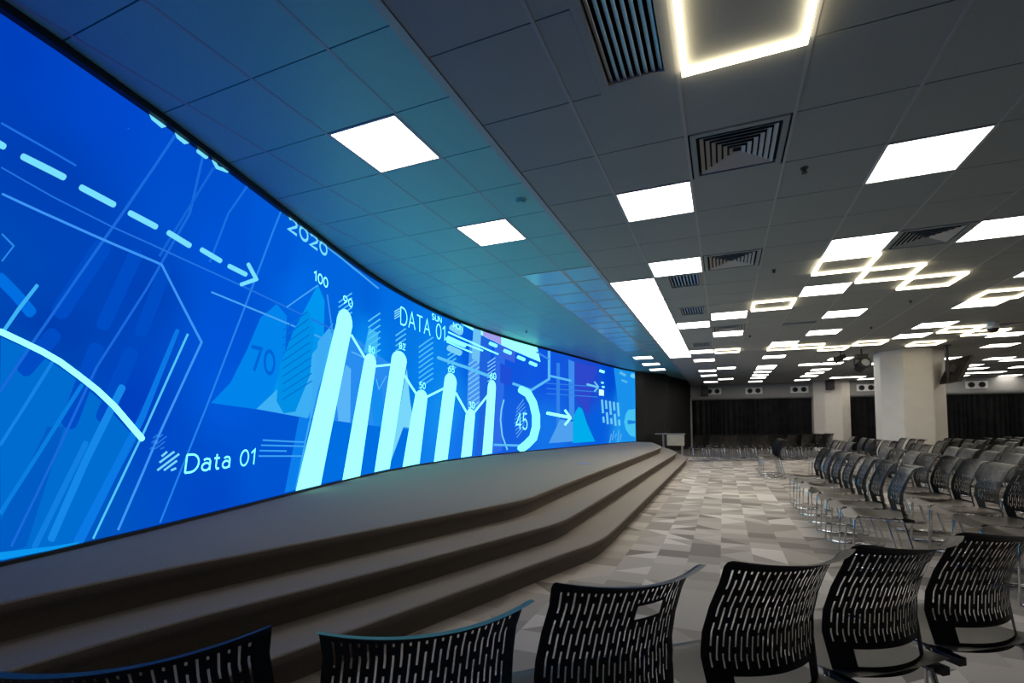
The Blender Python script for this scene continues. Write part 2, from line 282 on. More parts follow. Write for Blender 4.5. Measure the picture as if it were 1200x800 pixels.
((120, 225, 255),3,[2.737,2.601,2.742,2.617,2.739,2.591,2.749,2.625,2.745,2.589,2.756,2.626,2.775,2.584,2.786,2.622,2.782,2.585,2.793,2.619,2.79,2.593,2.795,2.61]),
((120, 225, 255),3,[4.525,2.597,4.544,2.612,4.519,2.586,4.56,2.615,4.525,2.578,4.569,2.609,4.631,2.484,4.679,2.515,4.641,2.478,4.685,2.506,4.658,2.48,4.679,2.494]),
((120, 225, 255),3,[4.676,2.519,4.685,2.507,4.661,2.52,4.679,2.495,4.645,2.513,4.665,2.485,4.458,2.41,4.475,2.384,4.445,2.402,4.461,2.377,4.44,2.391,4.448,2.379]),
((120, 225, 255),3,[3.935,3.252,3.947,3.273,3.936,3.241,3.962,3.284,3.947,3.238,3.975,3.284,4.014,3.237,4.042,3.284,4.027,3.239,4.054,3.284,4.042,3.25,4.055,3.272]),
((120, 225, 255),3,[4.091,3.273,4.105,3.284,4.088,3.263,4.116,3.284,4.091,3.257,4.122,3.284,4.132,3.22,4.157,3.256,4.255,3.253,4.24,3.279,4.291,3.284,4.26,3.284,4.297,3.284,4.268,3.284,4.294,3.284,4.279,3.284]),
((0, 112, 215),4,[5.09,1.446,5.08,1.455,5.634,1.678,5.622,1.687]),
((0, 112, 215),4,[5.087,1.521,5.077,1.529,5.621,1.76,5.608,1.769]),
((0, 112, 215),4,[5.085,1.595,5.074,1.603,5.607,1.842,5.595,1.851]),
((0, 112, 215),4,[5.082,1.669,5.071,1.677,5.594,1.924,5.581,1.932]),
((0, 112, 215),4,[5.079,1.744,5.068,1.752,5.581,2.005,5.568,2.013]),
((0, 112, 215),4,[5.076,1.818,5.065,1.826,5.567,2.086,5.554,2.094]),
((0, 112, 215),4,[5.073,1.893,5.062,1.9,5.554,2.167,5.541,2.174]),
((0, 112, 215),4,[5.07,1.968,5.06,1.975,5.541,2.247,5.528,2.254]),
((0, 112, 215),4,[5.068,2.042,5.057,2.049,5.528,2.327,5.514,2.334]),
((0, 112, 215),4,[5.065,2.117,5.054,2.123,5.515,2.407,5.501,2.414]),
((172, 245, 255),4,[6.503,2.344,6.549,2.366,6.887,2.102,6.936,2.123]),
((172, 245, 255),4,[7.245,2.022,7.238,2.05,7.727,2.105,7.719,2.135]),
((172, 245, 255),4,[8.152,1.985,8.211,2.009,8.573,1.707,8.634,1.73]),
((172, 245, 255),4,[8.99,1.68,8.956,1.711,9.626,1.876,9.591,1.908]),
((172, 245, 255),4,[10.038,1.828,10.108,1.852,10.517,1.413,10.589,1.435]),
((172, 245, 255),4,[10.83,1.434,10.764,1.46,11.441,1.849,11.372,1.874]),
((90, 185, 248),3,[6.549,2.131,6.563,2.149,6.904,2.104,6.919,2.122]),
((90, 185, 248),3,[7.257,1.853,7.287,1.86,7.35,1.7,7.359,1.733,7.604,1.935,7.575,1.94]),
((90, 200, 250),2,[6.218,2.684,6.199,2.692,6.565,2.897,6.544,2.906]),
((90, 200, 250),2,[6.22,2.625,6.201,2.634,6.567,2.835,6.546,2.844]),
((90, 200, 250),2,[6.222,2.567,6.203,2.576,6.569,2.773,6.548,2.782]),
((90, 200, 250),2,[6.224,2.509,6.205,2.518,6.571,2.711,6.55,2.721]),
((90, 200, 250),2,[6.226,2.451,6.206,2.46,6.573,2.649,6.552,2.659]),
((90, 200, 250),2,[7.032,2.627,7.009,2.638,7.39,2.827,7.366,2.838]),
((90, 200, 250),2,[7.035,2.542,7.011,2.553,7.393,2.737,7.368,2.749]),
((90, 200, 250),2,[7.037,2.458,7.014,2.469,7.395,2.648,7.37,2.659]),
((90, 200, 250),2,[7.04,2.373,7.016,2.385,7.397,2.559,7.373,2.57]),
((90, 200, 250),2,[7.042,2.289,7.019,2.3,7.4,2.47,7.375,2.482]),
((90, 200, 250),2,[7.044,2.204,7.021,2.216,7.402,2.38,7.377,2.393]),
((90, 200, 250),2,[7.047,2.12,7.023,2.132,7.404,2.291,7.38,2.304]),
((90, 200, 250),2,[7.894,2.585,7.867,2.598,8.238,2.766,8.211,2.779]),
((90, 200, 250),2,[7.895,2.505,7.869,2.518,8.24,2.682,8.212,2.695]),
((90, 200, 250),2,[7.897,2.425,7.871,2.438,8.242,2.598,8.214,2.611]),
((90, 200, 250),2,[7.899,2.345,7.873,2.358,8.243,2.514,8.216,2.528]),
((80, 190, 248),2,[8.695,2.526,8.666,2.541,9.224,2.795,9.194,2.81]),
((80, 190, 248),2,[8.696,2.438,8.668,2.453,9.225,2.701,9.196,2.716]),
((80, 190, 248),2,[8.698,2.349,8.67,2.364,9.226,2.606,9.197,2.622]),
((80, 190, 248),2,[8.699,2.26,8.671,2.276,9.228,2.512,9.198,2.529]),
((80, 190, 248),2,[8.701,2.172,8.673,2.188,9.229,2.418,9.199,2.435]),
((80, 190, 248),2,[8.702,2.084,8.674,2.1,9.23,2.324,9.201,2.341]),
((80, 190, 248),2,[8.704,1.995,8.676,2.012,9.232,2.23,9.202,2.247]),
((80, 190, 248),2,[8.705,1.907,8.677,1.924,9.233,2.136,9.203,2.154]),
((80, 190, 248),2,[8.707,1.819,8.679,1.836,9.234,2.042,9.205,2.06]),
((90, 200, 250),2,[9.781,2.54,9.75,2.557,10.114,2.705,10.083,2.723]),
((90, 200, 250),2,[9.782,2.453,9.751,2.471,10.115,2.615,10.084,2.634]),
((90, 200, 250),2,[9.782,2.367,9.752,2.385,10.116,2.526,10.085,2.544]),
((90, 200, 250),2,[9.783,2.28,9.753,2.299,10.116,2.437,10.085,2.455]),
((90, 200, 250),2,[9.784,2.194,9.754,2.213,10.117,2.347,10.086,2.366]),
((130, 200, 250),3,[10.595,2.445,10.567,2.463,11.055,2.667,11.026,2.685]),
((130, 200, 250),3,[10.596,2.341,10.568,2.359,11.055,2.559,11.026,2.577]),
((130, 200, 250),3,[10.597,2.237,10.569,2.255,11.056,2.45,11.027,2.468]),
((130, 200, 250),3,[10.597,2.133,10.569,2.151,11.056,2.341,11.027,2.36]),
((130, 200, 250),3,[10.598,2.029,10.57,2.047,11.057,2.233,11.028,2.252]),
((130, 200, 250),3,[10.599,1.925,10.57,1.943,11.057,2.124,11.028,2.143]),
((130, 200, 250),3,[10.599,1.821,10.571,1.84,11.057,2.016,11.028,2.035]),
((130, 200, 250),3,[10.6,1.717,10.572,1.737,11.058,1.908,11.029,1.927]),
((130, 200, 250),3,[10.6,1.614,10.572,1.633,11.058,1.8,11.029,1.82]),
((130, 200, 250),3,[10.601,1.51,10.573,1.53,11.059,1.692,11.03,1.712]),
((130, 200, 250),2,[11.419,2.579,11.391,2.596,11.755,2.742,11.726,2.76]),
((130, 200, 250),2,[11.419,2.495,11.391,2.513,11.755,2.656,11.726,2.674]),
((130, 200, 250),2,[11.419,2.411,11.392,2.429,11.755,2.57,11.726,2.588]),
((130, 200, 250),2,[11.419,2.328,11.392,2.346,11.755,2.484,11.727,2.502]),
((130, 200, 250),2,[11.419,2.244,11.392,2.262,11.755,2.398,11.727,2.416]),
((130, 200, 250),2,[11.419,2.161,11.392,2.179,11.755,2.312,11.727,2.33]),
((160, 240, 255),5,[9.749,2.984,9.773,3.015,10.759,2.925,10.785,2.959,11.841,2.827,11.868,2.864]),
((160, 240, 255),5,[9.718,2.895,9.74,2.926,11.172,2.817,11.197,2.852]),
((160, 240, 255),5,[9.685,2.79,9.708,2.821,10.707,2.716,10.732,2.75]),
((150, 230, 250),5,[9.657,2.847,9.678,2.878,9.67,2.83,9.715,2.894,9.705,2.826,9.753,2.896,10.38,2.795,10.431,2.868,10.42,2.795,10.468,2.863,10.458,2.811,10.481,2.845]),
((120, 210, 250),4,[9.799,3.096,9.849,3.152,9.813,3.063,9.917,3.178,9.87,3.052,9.983,3.178,10.174,3.021,10.289,3.149,10.241,3.019,10.348,3.137,10.311,3.045,10.363,3.103]),
((120, 210, 250),4,[9.703,2.674,9.746,2.728,9.723,2.643,9.81,2.754,9.783,2.633,9.878,2.754,10.152,2.599,10.25,2.724,10.221,2.598,10.312,2.713,10.288,2.623,10.332,2.679]),
((90, 195, 248),3,[9.345,2.442,9.361,2.468,9.358,2.427,9.391,2.481,9.389,2.424,9.425,2.482,10.457,2.365,10.498,2.428,11.493,2.261,11.539,2.329,11.532,2.26,11.574,2.322,11.567,2.273,11.587,2.303]),
((150, 235, 255),4,[11.434,3.033,11.459,3.069,11.448,3.012,11.5,3.086,11.486,3.006,11.544,3.087,11.711,2.989,11.769,3.071,11.755,2.989,11.809,3.065,11.797,3.006,11.824,3.044]),
((150, 235, 255),4,[12.078,2.955,12.105,2.993,12.093,2.933,12.148,3.01,12.133,2.926,12.194,3.01,12.369,2.905,12.431,2.99,12.416,2.904,12.473,2.983,12.46,2.921,12.488,2.96]),
((150, 235, 255),4,[12.715,2.88,12.744,2.919,12.731,2.856,12.789,2.936,12.774,2.848,12.837,2.936,13.023,2.823,13.088,2.912,13.072,2.822,13.133,2.903,13.119,2.839,13.149,2.879]),
((150, 235, 255),4,[13.303,2.805,13.334,2.846,13.32,2.781,13.381,2.864,13.365,2.772,13.433,2.862,13.629,2.743,13.698,2.835,13.681,2.741,13.745,2.826,13.731,2.759,13.762,2.801]),
((150, 240, 252),4,[12.765,2.072,12.848,2.152,12.786,2.014,12.956,2.18,12.875,1.984,13.062,2.165,13.119,1.922,13.411,2.085,13.332,1.726,13.718,1.815,13.467,1.42,13.888,1.451,13.462,1.156,13.889,1.125,13.328,0.912,13.709,0.79,13.033,0.771,13.311,0.6,12.833,0.697,13.091,0.531,12.747,0.654,12.983,0.531,12.743,0.589,12.858,0.531]),
((120, 215, 250),3,[12.093,1.801,12.153,1.796,11.977,1.553,12.037,1.55,11.938,1.31,12,1.311,12.015,0.946,12.075,0.952,12.248,0.594,12.307,0.602]),
((90, 190, 248),3,[11.666,0.719,11.668,0.768,13.127,0.639,13.13,0.693]),
((90, 170, 240),3,[12.735,1.585,12.702,1.597,13.068,1.833,13.034,1.845]),
((90, 170, 240),3,[12.703,1.495,12.672,1.508,13.108,1.743,13.076,1.756]),
((90, 170, 240),3,[12.671,1.405,12.643,1.419,13.149,1.651,13.119,1.666]),
((90, 170, 240),3,[12.639,1.315,12.613,1.331,13.19,1.56,13.162,1.576]),
((90, 170, 240),3,[12.608,1.227,12.584,1.243,13.231,1.468,13.205,1.485]),
((90, 170, 240),3,[12.639,1.139,12.613,1.155,13.189,1.376,13.161,1.392]),
((90, 170, 240),3,[12.67,1.051,12.642,1.066,13.147,1.284,13.117,1.3]),
((90, 170, 240),3,[12.701,0.962,12.671,0.977,13.105,1.193,13.074,1.208]),
((90, 170, 240),3,[12.732,0.874,12.7,0.887,13.064,1.103,13.03,1.116]),
((90, 190, 248),3,[12.498,2.183,12.539,2.246,13.445,2.065,13.43,2.139,14.477,2.457,14.332,2.485,14.486,3.274,14.34,3.255]),
((90, 190, 248),3,[14.392,2.537,14.419,2.597,15.75,2.494,15.783,2.56]),
((60, 140, 235),3,[13.688,3.127,13.734,3.173,14.385,3,14.436,3.047]),
((172, 245, 255),5,[14.207,1.502,14.222,1.54,14.233,1.48,14.263,1.557,14.282,1.473,14.315,1.557,15.616,1.366,15.655,1.457,15.676,1.365,15.713,1.449,15.726,1.383,15.743,1.424]),
((172, 245, 255),5,[15.254,1.613,15.367,1.655,15.632,1.379,15.751,1.42]),
((172, 245, 255),5,[15.635,1.42,15.747,1.378,15.25,1.203,15.357,1.161]),
((50, 130, 232),2,[14.257,2.328,14.261,2.354,15.819,2.386,15.824,2.415,17.751,2.46,17.757,2.492]),
((50, 130, 232),2,[14.256,2.186,14.26,2.212,15.816,2.23,15.821,2.259,17.746,2.286,17.752,2.318]),
((50, 130, 232),2,[14.254,2.044,14.258,2.07,15.814,2.074,15.818,2.102,17.742,2.112,17.748,2.144]),
((110, 200, 245),3,[16.841,2.467,16.883,2.534,17.73,2.426,17.777,2.497]),
((110, 200, 245),3,[17.423,2.61,17.524,2.649,17.774,2.447,17.878,2.486]),
((110, 200, 245),3,[17.78,2.482,17.872,2.451,17.422,2.315,17.51,2.284]),
((170, 235, 250),3,[17.878,2.998,17.95,3.089,18.324,2.98,18.399,3.072]),
((150, 230, 250),3,[18.035,2.613,18.066,2.673,18.259,2.611,18.29,2.672]),
((150, 230, 250),3,[18.106,2.47,18.136,2.53,18.331,2.467,18.362,2.527]),
((110, 205, 248),3,[18.02,2.05,18.198,2.063,18.102,1.583,18.282,1.592]),
((110, 205, 248),3,[18.123,1.465,18.302,1.473,18.159,1.26,18.339,1.266]),
((110, 205, 248),3,[18.364,2.038,18.547,2.051,18.417,1.741,18.6,1.751]),
((110, 205, 248),3,[18.438,1.622,18.621,1.631,18.511,1.204,18.695,1.209]),
((110, 205, 248),3,[18.717,2.025,18.903,2.038,18.802,1.541,18.989,1.55]),
((110, 205, 248),3,[18.823,1.419,19.01,1.427,18.86,1.206,19.047,1.212]),
((110, 205, 248),3,[19.075,2.011,19.263,2.025,19.129,1.704,19.317,1.714]),
((110, 205, 248),3,[19.15,1.58,19.338,1.589,19.225,1.147,19.413,1.152]),
((110, 205, 248),3,[19.436,1.997,19.625,2.01,19.522,1.495,19.709,1.504]),
((110, 205, 248),3,[19.543,1.369,19.731,1.377,19.58,1.149,19.768,1.154]),
((90, 190, 240),2,[19.71,3.106,19.83,3.201,20.25,3.021,20.367,3.117]),
((90, 190, 240),2,[19.886,2.843,19.949,2.907,20.421,2.783,20.482,2.848]),
((110, 210, 245),3,[20.703,3.091,20.757,3.167,20.744,3.046,20.854,3.202,20.842,3.031,20.961,3.201,21.055,3.013,21.081,3.176,21.075,3.005,21.08,3.154,21.076,3.032,21.078,3.105]),
((80, 170, 240),3,[18.803,0.532,18.697,0.543,18.969,0.862,18.862,0.872]),
((80, 170, 240),3,[19.04,0.616,18.932,0.627,19.208,0.982,19.1,0.991]),
((80, 170, 240),3,[19.274,0.698,19.173,0.716,19.436,0.85,19.335,0.868]),
((80, 170, 240),3,[19.508,0.531,19.399,0.531,19.679,0.977,19.57,0.985]),
((80, 170, 240),3,[19.744,0.594,19.638,0.608,19.908,0.844,19.802,0.857]),
((60, 165, 245),3,[4.795,1.062,4.796,1.076,5.129,1.04,5.129,1.055,5.515,1.015,5.516,1.031]),
((60, 165, 245),3,[4.773,1.017,4.773,1.03,5.124,0.996,5.124,1.011,5.534,0.971,5.534,0.987]),
((60, 165, 245),3,[4.751,0.97,4.751,0.983,5.176,0.942,5.176,0.957]),
((60, 165, 245),3,[4.741,0.922,4.74,0.936,5.071,0.9,5.071,0.914,5.456,0.874,5.455,0.89]),
((120, 220, 250),3,[3.725,0.988,3.714,0.999,3.768,1.017,3.757,1.029]),
((120, 220, 250),3,[3.709,0.947,3.699,0.959,3.828,1.014,3.817,1.026]),
((120, 220, 250),3,[3.694,0.896,3.684,0.908,3.87,0.995,3.859,1.008]),
((120, 220, 250),3,[3.746,0.891,3.736,0.903,3.853,0.949,3.842,0.961]),
((120, 220, 250),3,[3.802,0.884,3.795,0.898,3.846,0.896,3.838,0.91]),
((40, 120, 225),3,[3.652,1.115,3.645,1.122,3.683,1.138,3.676,1.145]),
((40, 120, 225),3,[3.64,1.083,3.634,1.091,3.726,1.137,3.72,1.145]),
((40, 120, 225),3,[3.629,1.044,3.623,1.051,3.757,1.125,3.75,1.132]),
((40, 120, 225),3,[3.667,1.042,3.661,1.049,3.744,1.089,3.738,1.097]),
((40, 120, 225),3,[3.708,1.039,3.703,1.048,3.739,1.049,3.735,1.058]),
((130, 225, 252),3,[7.825,2.95,7.806,2.961,8.023,3.051,8.004,3.062]),
((130, 225, 252),3,[7.825,2.913,7.807,2.924,8.024,3.013,8.005,3.024]),
((130, 225, 252),3,[7.826,2.876,7.808,2.887,8.025,2.975,8.006,2.986]),
((130, 225, 252),3,[7.827,2.839,7.809,2.85,8.025,2.937,8.007,2.948]),
((120, 225, 255),4,[5.122,3.265,5.141,3.243,5.137,3.278,5.153,3.253,5.162,3.284,5.169,3.259,5.189,3.284,5.191,3.262,5.218,3.284,5.213,3.261,5.244,3.283,5.233,3.256,5.266,3.27,5.245,3.248,5.279,3.25,5.249,3.243,5.277,3.227,5.248,3.239,5.261,3.21,5.243,3.232,5.153,3.154,5.091,3.137,5.27,3.16,5.27,3.131]),
((120, 225, 255),4,[5.463,3.211,5.492,3.211,5.46,3.227,5.487,3.238,5.451,3.242,5.473,3.261,5.436,3.253,5.45,3.279,5.417,3.261,5.423,3.284,5.396,3.262,5.394,3.284,5.376,3.258,5.365,3.284,5.358,3.248,5.34,3.271,5.346,3.235,5.321,3.25,5.34,3.219,5.311,3.225,5.34,3.203,5.311,3.197,5.346,3.188,5.321,3.172,5.358,3.174,5.34,3.151,5.376,3.165,5.365,3.137,5.396,3.16,5.394,3.131,5.417,3.162,5.423,3.133,5.436,3.169,5.45,3.143,5.451,3.181,5.473,3.161,5.46,3.195,5.487,3.184,5.463,3.211,5.492,3.211]),
((120, 225, 255),4,[5.532,3.265,5.552,3.243,5.547,3.278,5.563,3.253,5.572,3.284,5.579,3.259,5.6,3.284,5.601,3.262,5.628,3.284,5.623,3.261,5.654,3.283,5.643,3.256,5.676,3.27,5.655,3.248,5.689,3.25,5.659,3.243,5.687,3.227,5.659,3.239,5.672,3.21,5.653,3.232,5.564,3.154,5.501,3.137,5.68,3.16,5.68,3.131]),
((120, 225, 255),4,[5.873,3.211,5.902,3.211,5.87,3.227,5.897,3.238,5.861,3.242,5.883,3.261,5.846,3.253,5.86,3.279,5.827,3.261,5.833,3.284,5.806,3.262,5.804,3.284,5.786,3.258,5.775,3.284,5.769,3.248,5.75,3.271,5.756,3.235,5.731,3.25,5.75,3.219,5.721,3.225,5.75,3.203,5.721,3.197,5.756,3.188,5.731,3.172,5.769,3.174,5.75,3.151,5.786,3.165,5.775,3.137,5.806,3.16,5.804,3.131,5.827,3.162,5.833,3.133,5.846,3.169,5.86,3.143,5.861,3.181,5.883,3.161,5.87,3.195,5.897,3.184,5.873,3.211,5.902,3.211]),
((172, 245, 255),4,[5.618,2.875,5.627,2.86,5.67,2.905,5.652,2.875,5.67,2.787,5.652,2.787]),
((172, 245, 255),4,[5.79,2.839,5.808,2.839,5.788,2.853,5.805,2.858,5.782,2.865,5.797,2.875,5.773,2.875,5.784,2.889,5.763,2.88,5.767,2.897,5.751,2.881,5.749,2.899,5.74,2.878,5.732,2.894,5.73,2.87,5.717,2.883,5.722,2.859,5.706,2.867,5.718,2.846,5.701,2.848,5.718,2.831,5.701,2.829,5.722,2.818,5.706,2.81,5.73,2.807,5.717,2.795,5.74,2.799,5.732,2.784,5.751,2.796,5.749,2.778,5.763,2.797,5.767,2.78,5.773,2.803,5.784,2.788,5.782,2.812,5.797,2.802,5.788,2.825,5.805,2.819,5.79,2.839,5.808,2.839]),
((172, 245, 255),4,[5.912,2.839,5.929,2.839,5.91,2.853,5.927,2.858,5.904,2.865,5.918,2.875,5.895,2.875,5.906,2.889,5.884,2.88,5.889,2.897,5.873,2.881,5.871,2.899,5.862,2.878,5.854,2.894,5.852,2.87,5.839,2.883,5.844,2.859,5.828,2.867,5.84,2.846,5.823,2.848,5.84,2.831,5.823,2.829,5.844,2.818,5.828,2.81,5.852,2.807,5.839,2.795,5.862,2.799,5.854,2.784,5.873,2.796,5.871,2.778,5.884,2.797,5.889,2.78,5.895,2.803,5.906,2.788,5.904,2.812,5.918,2.802,5.91,2.825,5.927,2.819,5.912,2.839,5.929,2.839]),
((172, 245, 255),6,[6.385,2.772,6.401,2.772,6.381,2.78,6.394,2.791,6.369,2.789,6.375,2.804,6.349,2.793,6.351,2.809,6.329,2.792,6.325,2.808,6.312,2.785,6.303,2.798,6.305,2.776,6.288,2.782,6.305,2.768,6.288,2.762,6.312,2.759,6.303,2.746,6.329,2.753,6.325,2.737,6.349,2.751,6.351,2.735,6.369,2.755,6.375,2.74,6.381,2.764,6.394,2.753,6.385,2.772,6.401,2.772]),
((172, 245, 255),6,[6.311,2.713,6.32,2.7,6.37,2.75,6.382,2.739,6.384,2.773,6.398,2.765]),
((172, 245, 255),6,[6.53,2.754,6.546,2.754,6.527,2.767,6.543,2.772,6.521,2.778,6.533,2.789,6.51,2.787,6.518,2.801,6.496,2.792,6.5,2.808,6.482,2.793,6.48,2.81,6.467,2.79,6.461,2.805,6.455,2.783,6.444,2.795,6.446,2.772,6.432,2.781,6.441,2.76,6.425,2.763,6.441,2.748,6.425,2.745,6.446,2.736,6.432,2.727,6.455,2.725,6.444,2.713,6.467,2.718,6.461,2.703,6.482,2.715,6.48,2.699,6.496,2.716,6.5,2.7,6.51,2.721,6.518,2.707,6.521,2.73,6.533,2.72,6.527,2.742,6.543,2.736,6.53,2.754,6.546,2.754]),
((172, 245, 255),4,[8.007,2.806,8.03,2.806,8.007,3.079,8.03,3.079]),
((172, 245, 255),4,[8.019,3.09,8.019,3.067,8.105,3.09,8.103,3.067,8.129,3.088,8.124,3.065,8.171,3.073,8.159,3.052,8.206,3.046,8.189,3.03,8.232,3.008,8.211,2.998,8.245,2.965,8.222,2.961,8.245,2.919,8.222,2.923,8.232,2.876,8.211,2.886,8.206,2.838,8.189,2.855,8.171,2.811,8.159,2.832,8.129,2.796,8.124,2.819,8.105,2.794,8.103,2.817,8.019,2.794,8.019,2.817]),
((172, 245, 255),4,[8.29,2.81,8.311,2.801,8.412,3.104,8.412,3.053,8.534,2.81,8.513,2.801]),
((172, 245, 255),4,[8.343,2.915,8.343,2.892,8.481,2.915,8.481,2.892]),
((172, 245, 255),4,[8.589,3.09,8.589,3.067,8.785,3.09,8.785,3.067]),
((172, 245, 255),4,[8.699,3.079,8.676,3.079,8.699,2.806,8.676,2.806]),
((172, 245, 255),4,[8.84,2.81,8.862,2.801,8.962,3.104,8.962,3.053,9.085,2.81,9.063,2.801]),
((172, 245, 255),4,[8.894,2.915,8.894,2.892,9.031,2.915,9.031,2.892]),
((172, 245, 255),4,[9.475,2.942,9.498,2.942,9.47,2.984,9.493,2.989,9.457,3.02,9.478,3.031,9.437,3.048,9.453,3.065,9.413,3.063,9.421,3.086,9.389,3.066,9.386,3.09,9.364,3.057,9.352,3.077,9.342,3.035,9.323,3.049,9.325,3.003,9.303,3.011,9.316,2.963,9.293,2.966,9.316,2.921,9.293,2.918,9.325,2.881,9.303,2.873,9.342,2.849,9.323,2.835,9.364,2.827,9.352,2.807,9.389,2.818,9.386,2.794,9.413,2.821,9.421,2.799,9.437,2.836,9.453,2.819,9.457,2.864,9.478,2.853,9.47,2.9,9.493,2.895,9.475,2.942,9.498,2.942]),
((172, 245, 255),4,[9.545,3.028,9.559,3.009,9.642,3.102,9.619,3.055,9.642,2.806,9.619,2.806]),
((150, 240, 255),4,[3.906,0.863,3.922,0.861,3.922,0.992,3.937,0.99]),
((150, 240, 255),4,[3.929,0.998,3.929,0.983,3.976,0.998,3.975,0.983,3.989,0.997,3.986,0.982,4.012,0.99,4.005,0.976,4.03,0.977,4.019,0.966,4.042,0.958,4.028,0.952,4.048,0.937,4.032,0.936,4.045,0.914,4.03,0.919,4.035,0.893,4.022,0.902,4.019,0.876,4.009,0.888,3.998,0.863,3.991,0.877,3.974,0.856,3.971,0.871,3.961,0.855,3.96,0.87,3.914,0.855,3.914,0.87]),
((150, 240, 255),4,[4.142,0.891,4.157,0.89,4.139,0.9,4.153,0.908,4.131,0.907,4.139,0.921,4.117,0.911,4.119,0.926,4.101,0.909,4.097,0.925,4.088,0.903,4.078,0.916,4.08,0.894,4.065,0.901,4.079,0.886,4.063,0.882,4.084,0.878,4.073,0.866,4.095,0.872,4.091,0.857,4.111,0.87,4.112,0.855,4.126,0.874,4.133,0.86,4.137,0.882,4.149,0.872,4.142,0.891,4.157,0.89]),
((150, 240, 255),4,[4.086,0.949,4.09,0.934,4.117,0.958,4.117,0.942,4.15,0.951,4.14,0.938,4.162,0.928,4.146,0.925,4.154,0.861,4.138,0.863]),
((150, 240, 255),4,[4.232,0.977,4.216,0.979,4.221,0.884,4.205,0.882,4.226,0.873,4.216,0.857,4.246,0.873,4.246,0.857]),
((150, 240, 255),4,[4.195,0.955,4.195,0.939,4.252,0.955,4.252,0.939]),
((150, 240, 255),4,[4.356,0.891,4.371,0.89,4.353,0.9,4.367,0.908,4.345,0.907,4.353,0.921,4.332,0.911,4.333,0.926,4.315,0.909,4.311,0.925,4.302,0.903,4.292,0.916,4.294,0.894,4.279,0.901,4.293,0.886,4.277,0.882,4.298,0.878,4.287,0.866,4.309,0.872,4.305,0.857,4.325,0.87,4.326,0.855,4.34,0.874,4.347,0.86,4.351,0.882,4.363,0.872,4.356,0.891,4.371,0.89]),
((150, 240, 255),4,[4.3,0.949,4.304,0.934,4.331,0.958,4.332,0.942,4.364,0.951,4.354,0.938,4.376,0.928,4.36,0.925,4.368,0.861,4.352,0.863]),
((150, 240, 255),4,[4.588,0.927,4.604,0.926,4.588,0.946,4.604,0.949,4.583,0.962,4.597,0.969,4.575,0.974,4.585,0.986,4.563,0.981,4.568,0.996,4.55,0.983,4.549,0.998,4.537,0.978,4.53,0.992,4.524,0.968,4.512,0.979,4.513,0.953,4.499,0.961,4.506,0.935,4.491,0.939,4.503,0.916,4.488,0.916,4.506,0.898,4.491,0.894,4.513,0.884,4.5,0.875,4.523,0.874,4.515,0.861,4.535,0.87,4.533,0.855,4.549,0.872,4.553,0.857,4.562,0.879,4.572,0.867,4.575,0.892,4.587,0.883,4.584,0.908,4.598,0.903,4.588,0.927,4.604,0.926]),
((150, 240, 255),4,[4.632,0.969,4.64,0.956,4.692,1.005,4.673,0.976,4.675,0.861,4.659,0.863]),
((172, 245, 255),4,[9.214,3.207,9.224,3.221,9.201,3.215,9.207,3.231,9.184,3.218,9.184,3.235,9.167,3.215,9.161,3.231,9.157,3.208,9.143,3.22,9.154,3.201,9.135,3.201,9.157,3.194,9.143,3.183,9.167,3.187,9.161,3.171,9.176,3.186,9.193,3.165,9.176,3.188,9.193,3.168,9.209,3.182,9.203,3.166,9.229,3.171,9.215,3.159,9.237,3.151,9.218,3.151,9.229,3.132,9.215,3.144,9.209,3.12,9.203,3.137,9.184,3.116,9.184,3.134,9.159,3.12,9.166,3.137,9.142,3.131,9.151,3.145]),
((172, 245, 255),4,[9.271,3.227,9.254,3.227,9.271,3.155,9.254,3.155,9.271,3.155,9.254,3.152,9.274,3.147,9.259,3.137,9.281,3.141,9.272,3.126,9.295,3.135,9.291,3.119,9.311,3.134,9.311,3.116,9.328,3.135,9.332,3.119,9.341,3.141,9.35,3.126,9.349,3.147,9.364,3.137,9.351,3.155,9.369,3.152,9.351,3.227,9.369,3.227]),
((172, 245, 255),4,[9.386,3.125,9.404,3.125,9.386,3.227,9.404,3.227]),
((172, 245, 255),4,[9.401,3.233,9.389,3.22,9.502,3.131,9.49,3.119]),
((172, 245, 255),4,[9.487,3.125,9.504,3.125,9.487,3.227,9.504,3.227]),
((172, 245, 255),4,[9.951,3.129,9.968,3.129,9.951,3.232,9.968,3.232]),
((172, 245, 255),4,[9.967,3.237,9.953,3.226,10.024,3.166,10.01,3.155]),
((172, 245, 255),4,[10.01,3.166,10.024,3.155,10.067,3.237,10.081,3.226]),
((172, 245, 255),4,[10.083,3.232,10.065,3.232,10.083,3.129,10.065,3.129]),
((172, 245, 255),4,[10.202,3.181,10.219,3.181,10.199,3.196,10.215,3.202,10.191,3.209,10.204,3.221,10.178,3.218,10.186,3.234,10.162,3.223,10.164,3.24,10.146,3.221,10.142,3.238,10.132,3.214,10.121,3.229,10.121,3.203,10.106,3.212,10.115,3.188,10.098,3.192,10.115,3.173,10.098,3.17,10.121,3.158,10.106,3.149,10.132,3.147,10.121,3.133,10.146,3.14,10.142,3.123,10.162,3.138,10.164,3.121,10.178,3.143,10.186,3.127,10.191,3.152,10.204,3.14,10.199,3.165,10.215,3.159,10.202,3.181,10.219,3.181]),
((172, 245, 255),4,[10.234,3.129,10.251,3.129,10.234,3.232,10.251,3.232]),
((172, 245, 255),4,[10.249,3.238,10.236,3.226,10.341,3.135,10.328,3.124]),
((172, 245, 255),4,[10.326,3.129,10.343,3.129,10.326,3.232,10.343,3.232]),
((172, 245, 255),4,[12.839,1.081,12.873,1.081,12.845,1.445,12.867,1.518,12.707,1.218,12.645,1.184,12.921,1.218,12.921,1.184]),
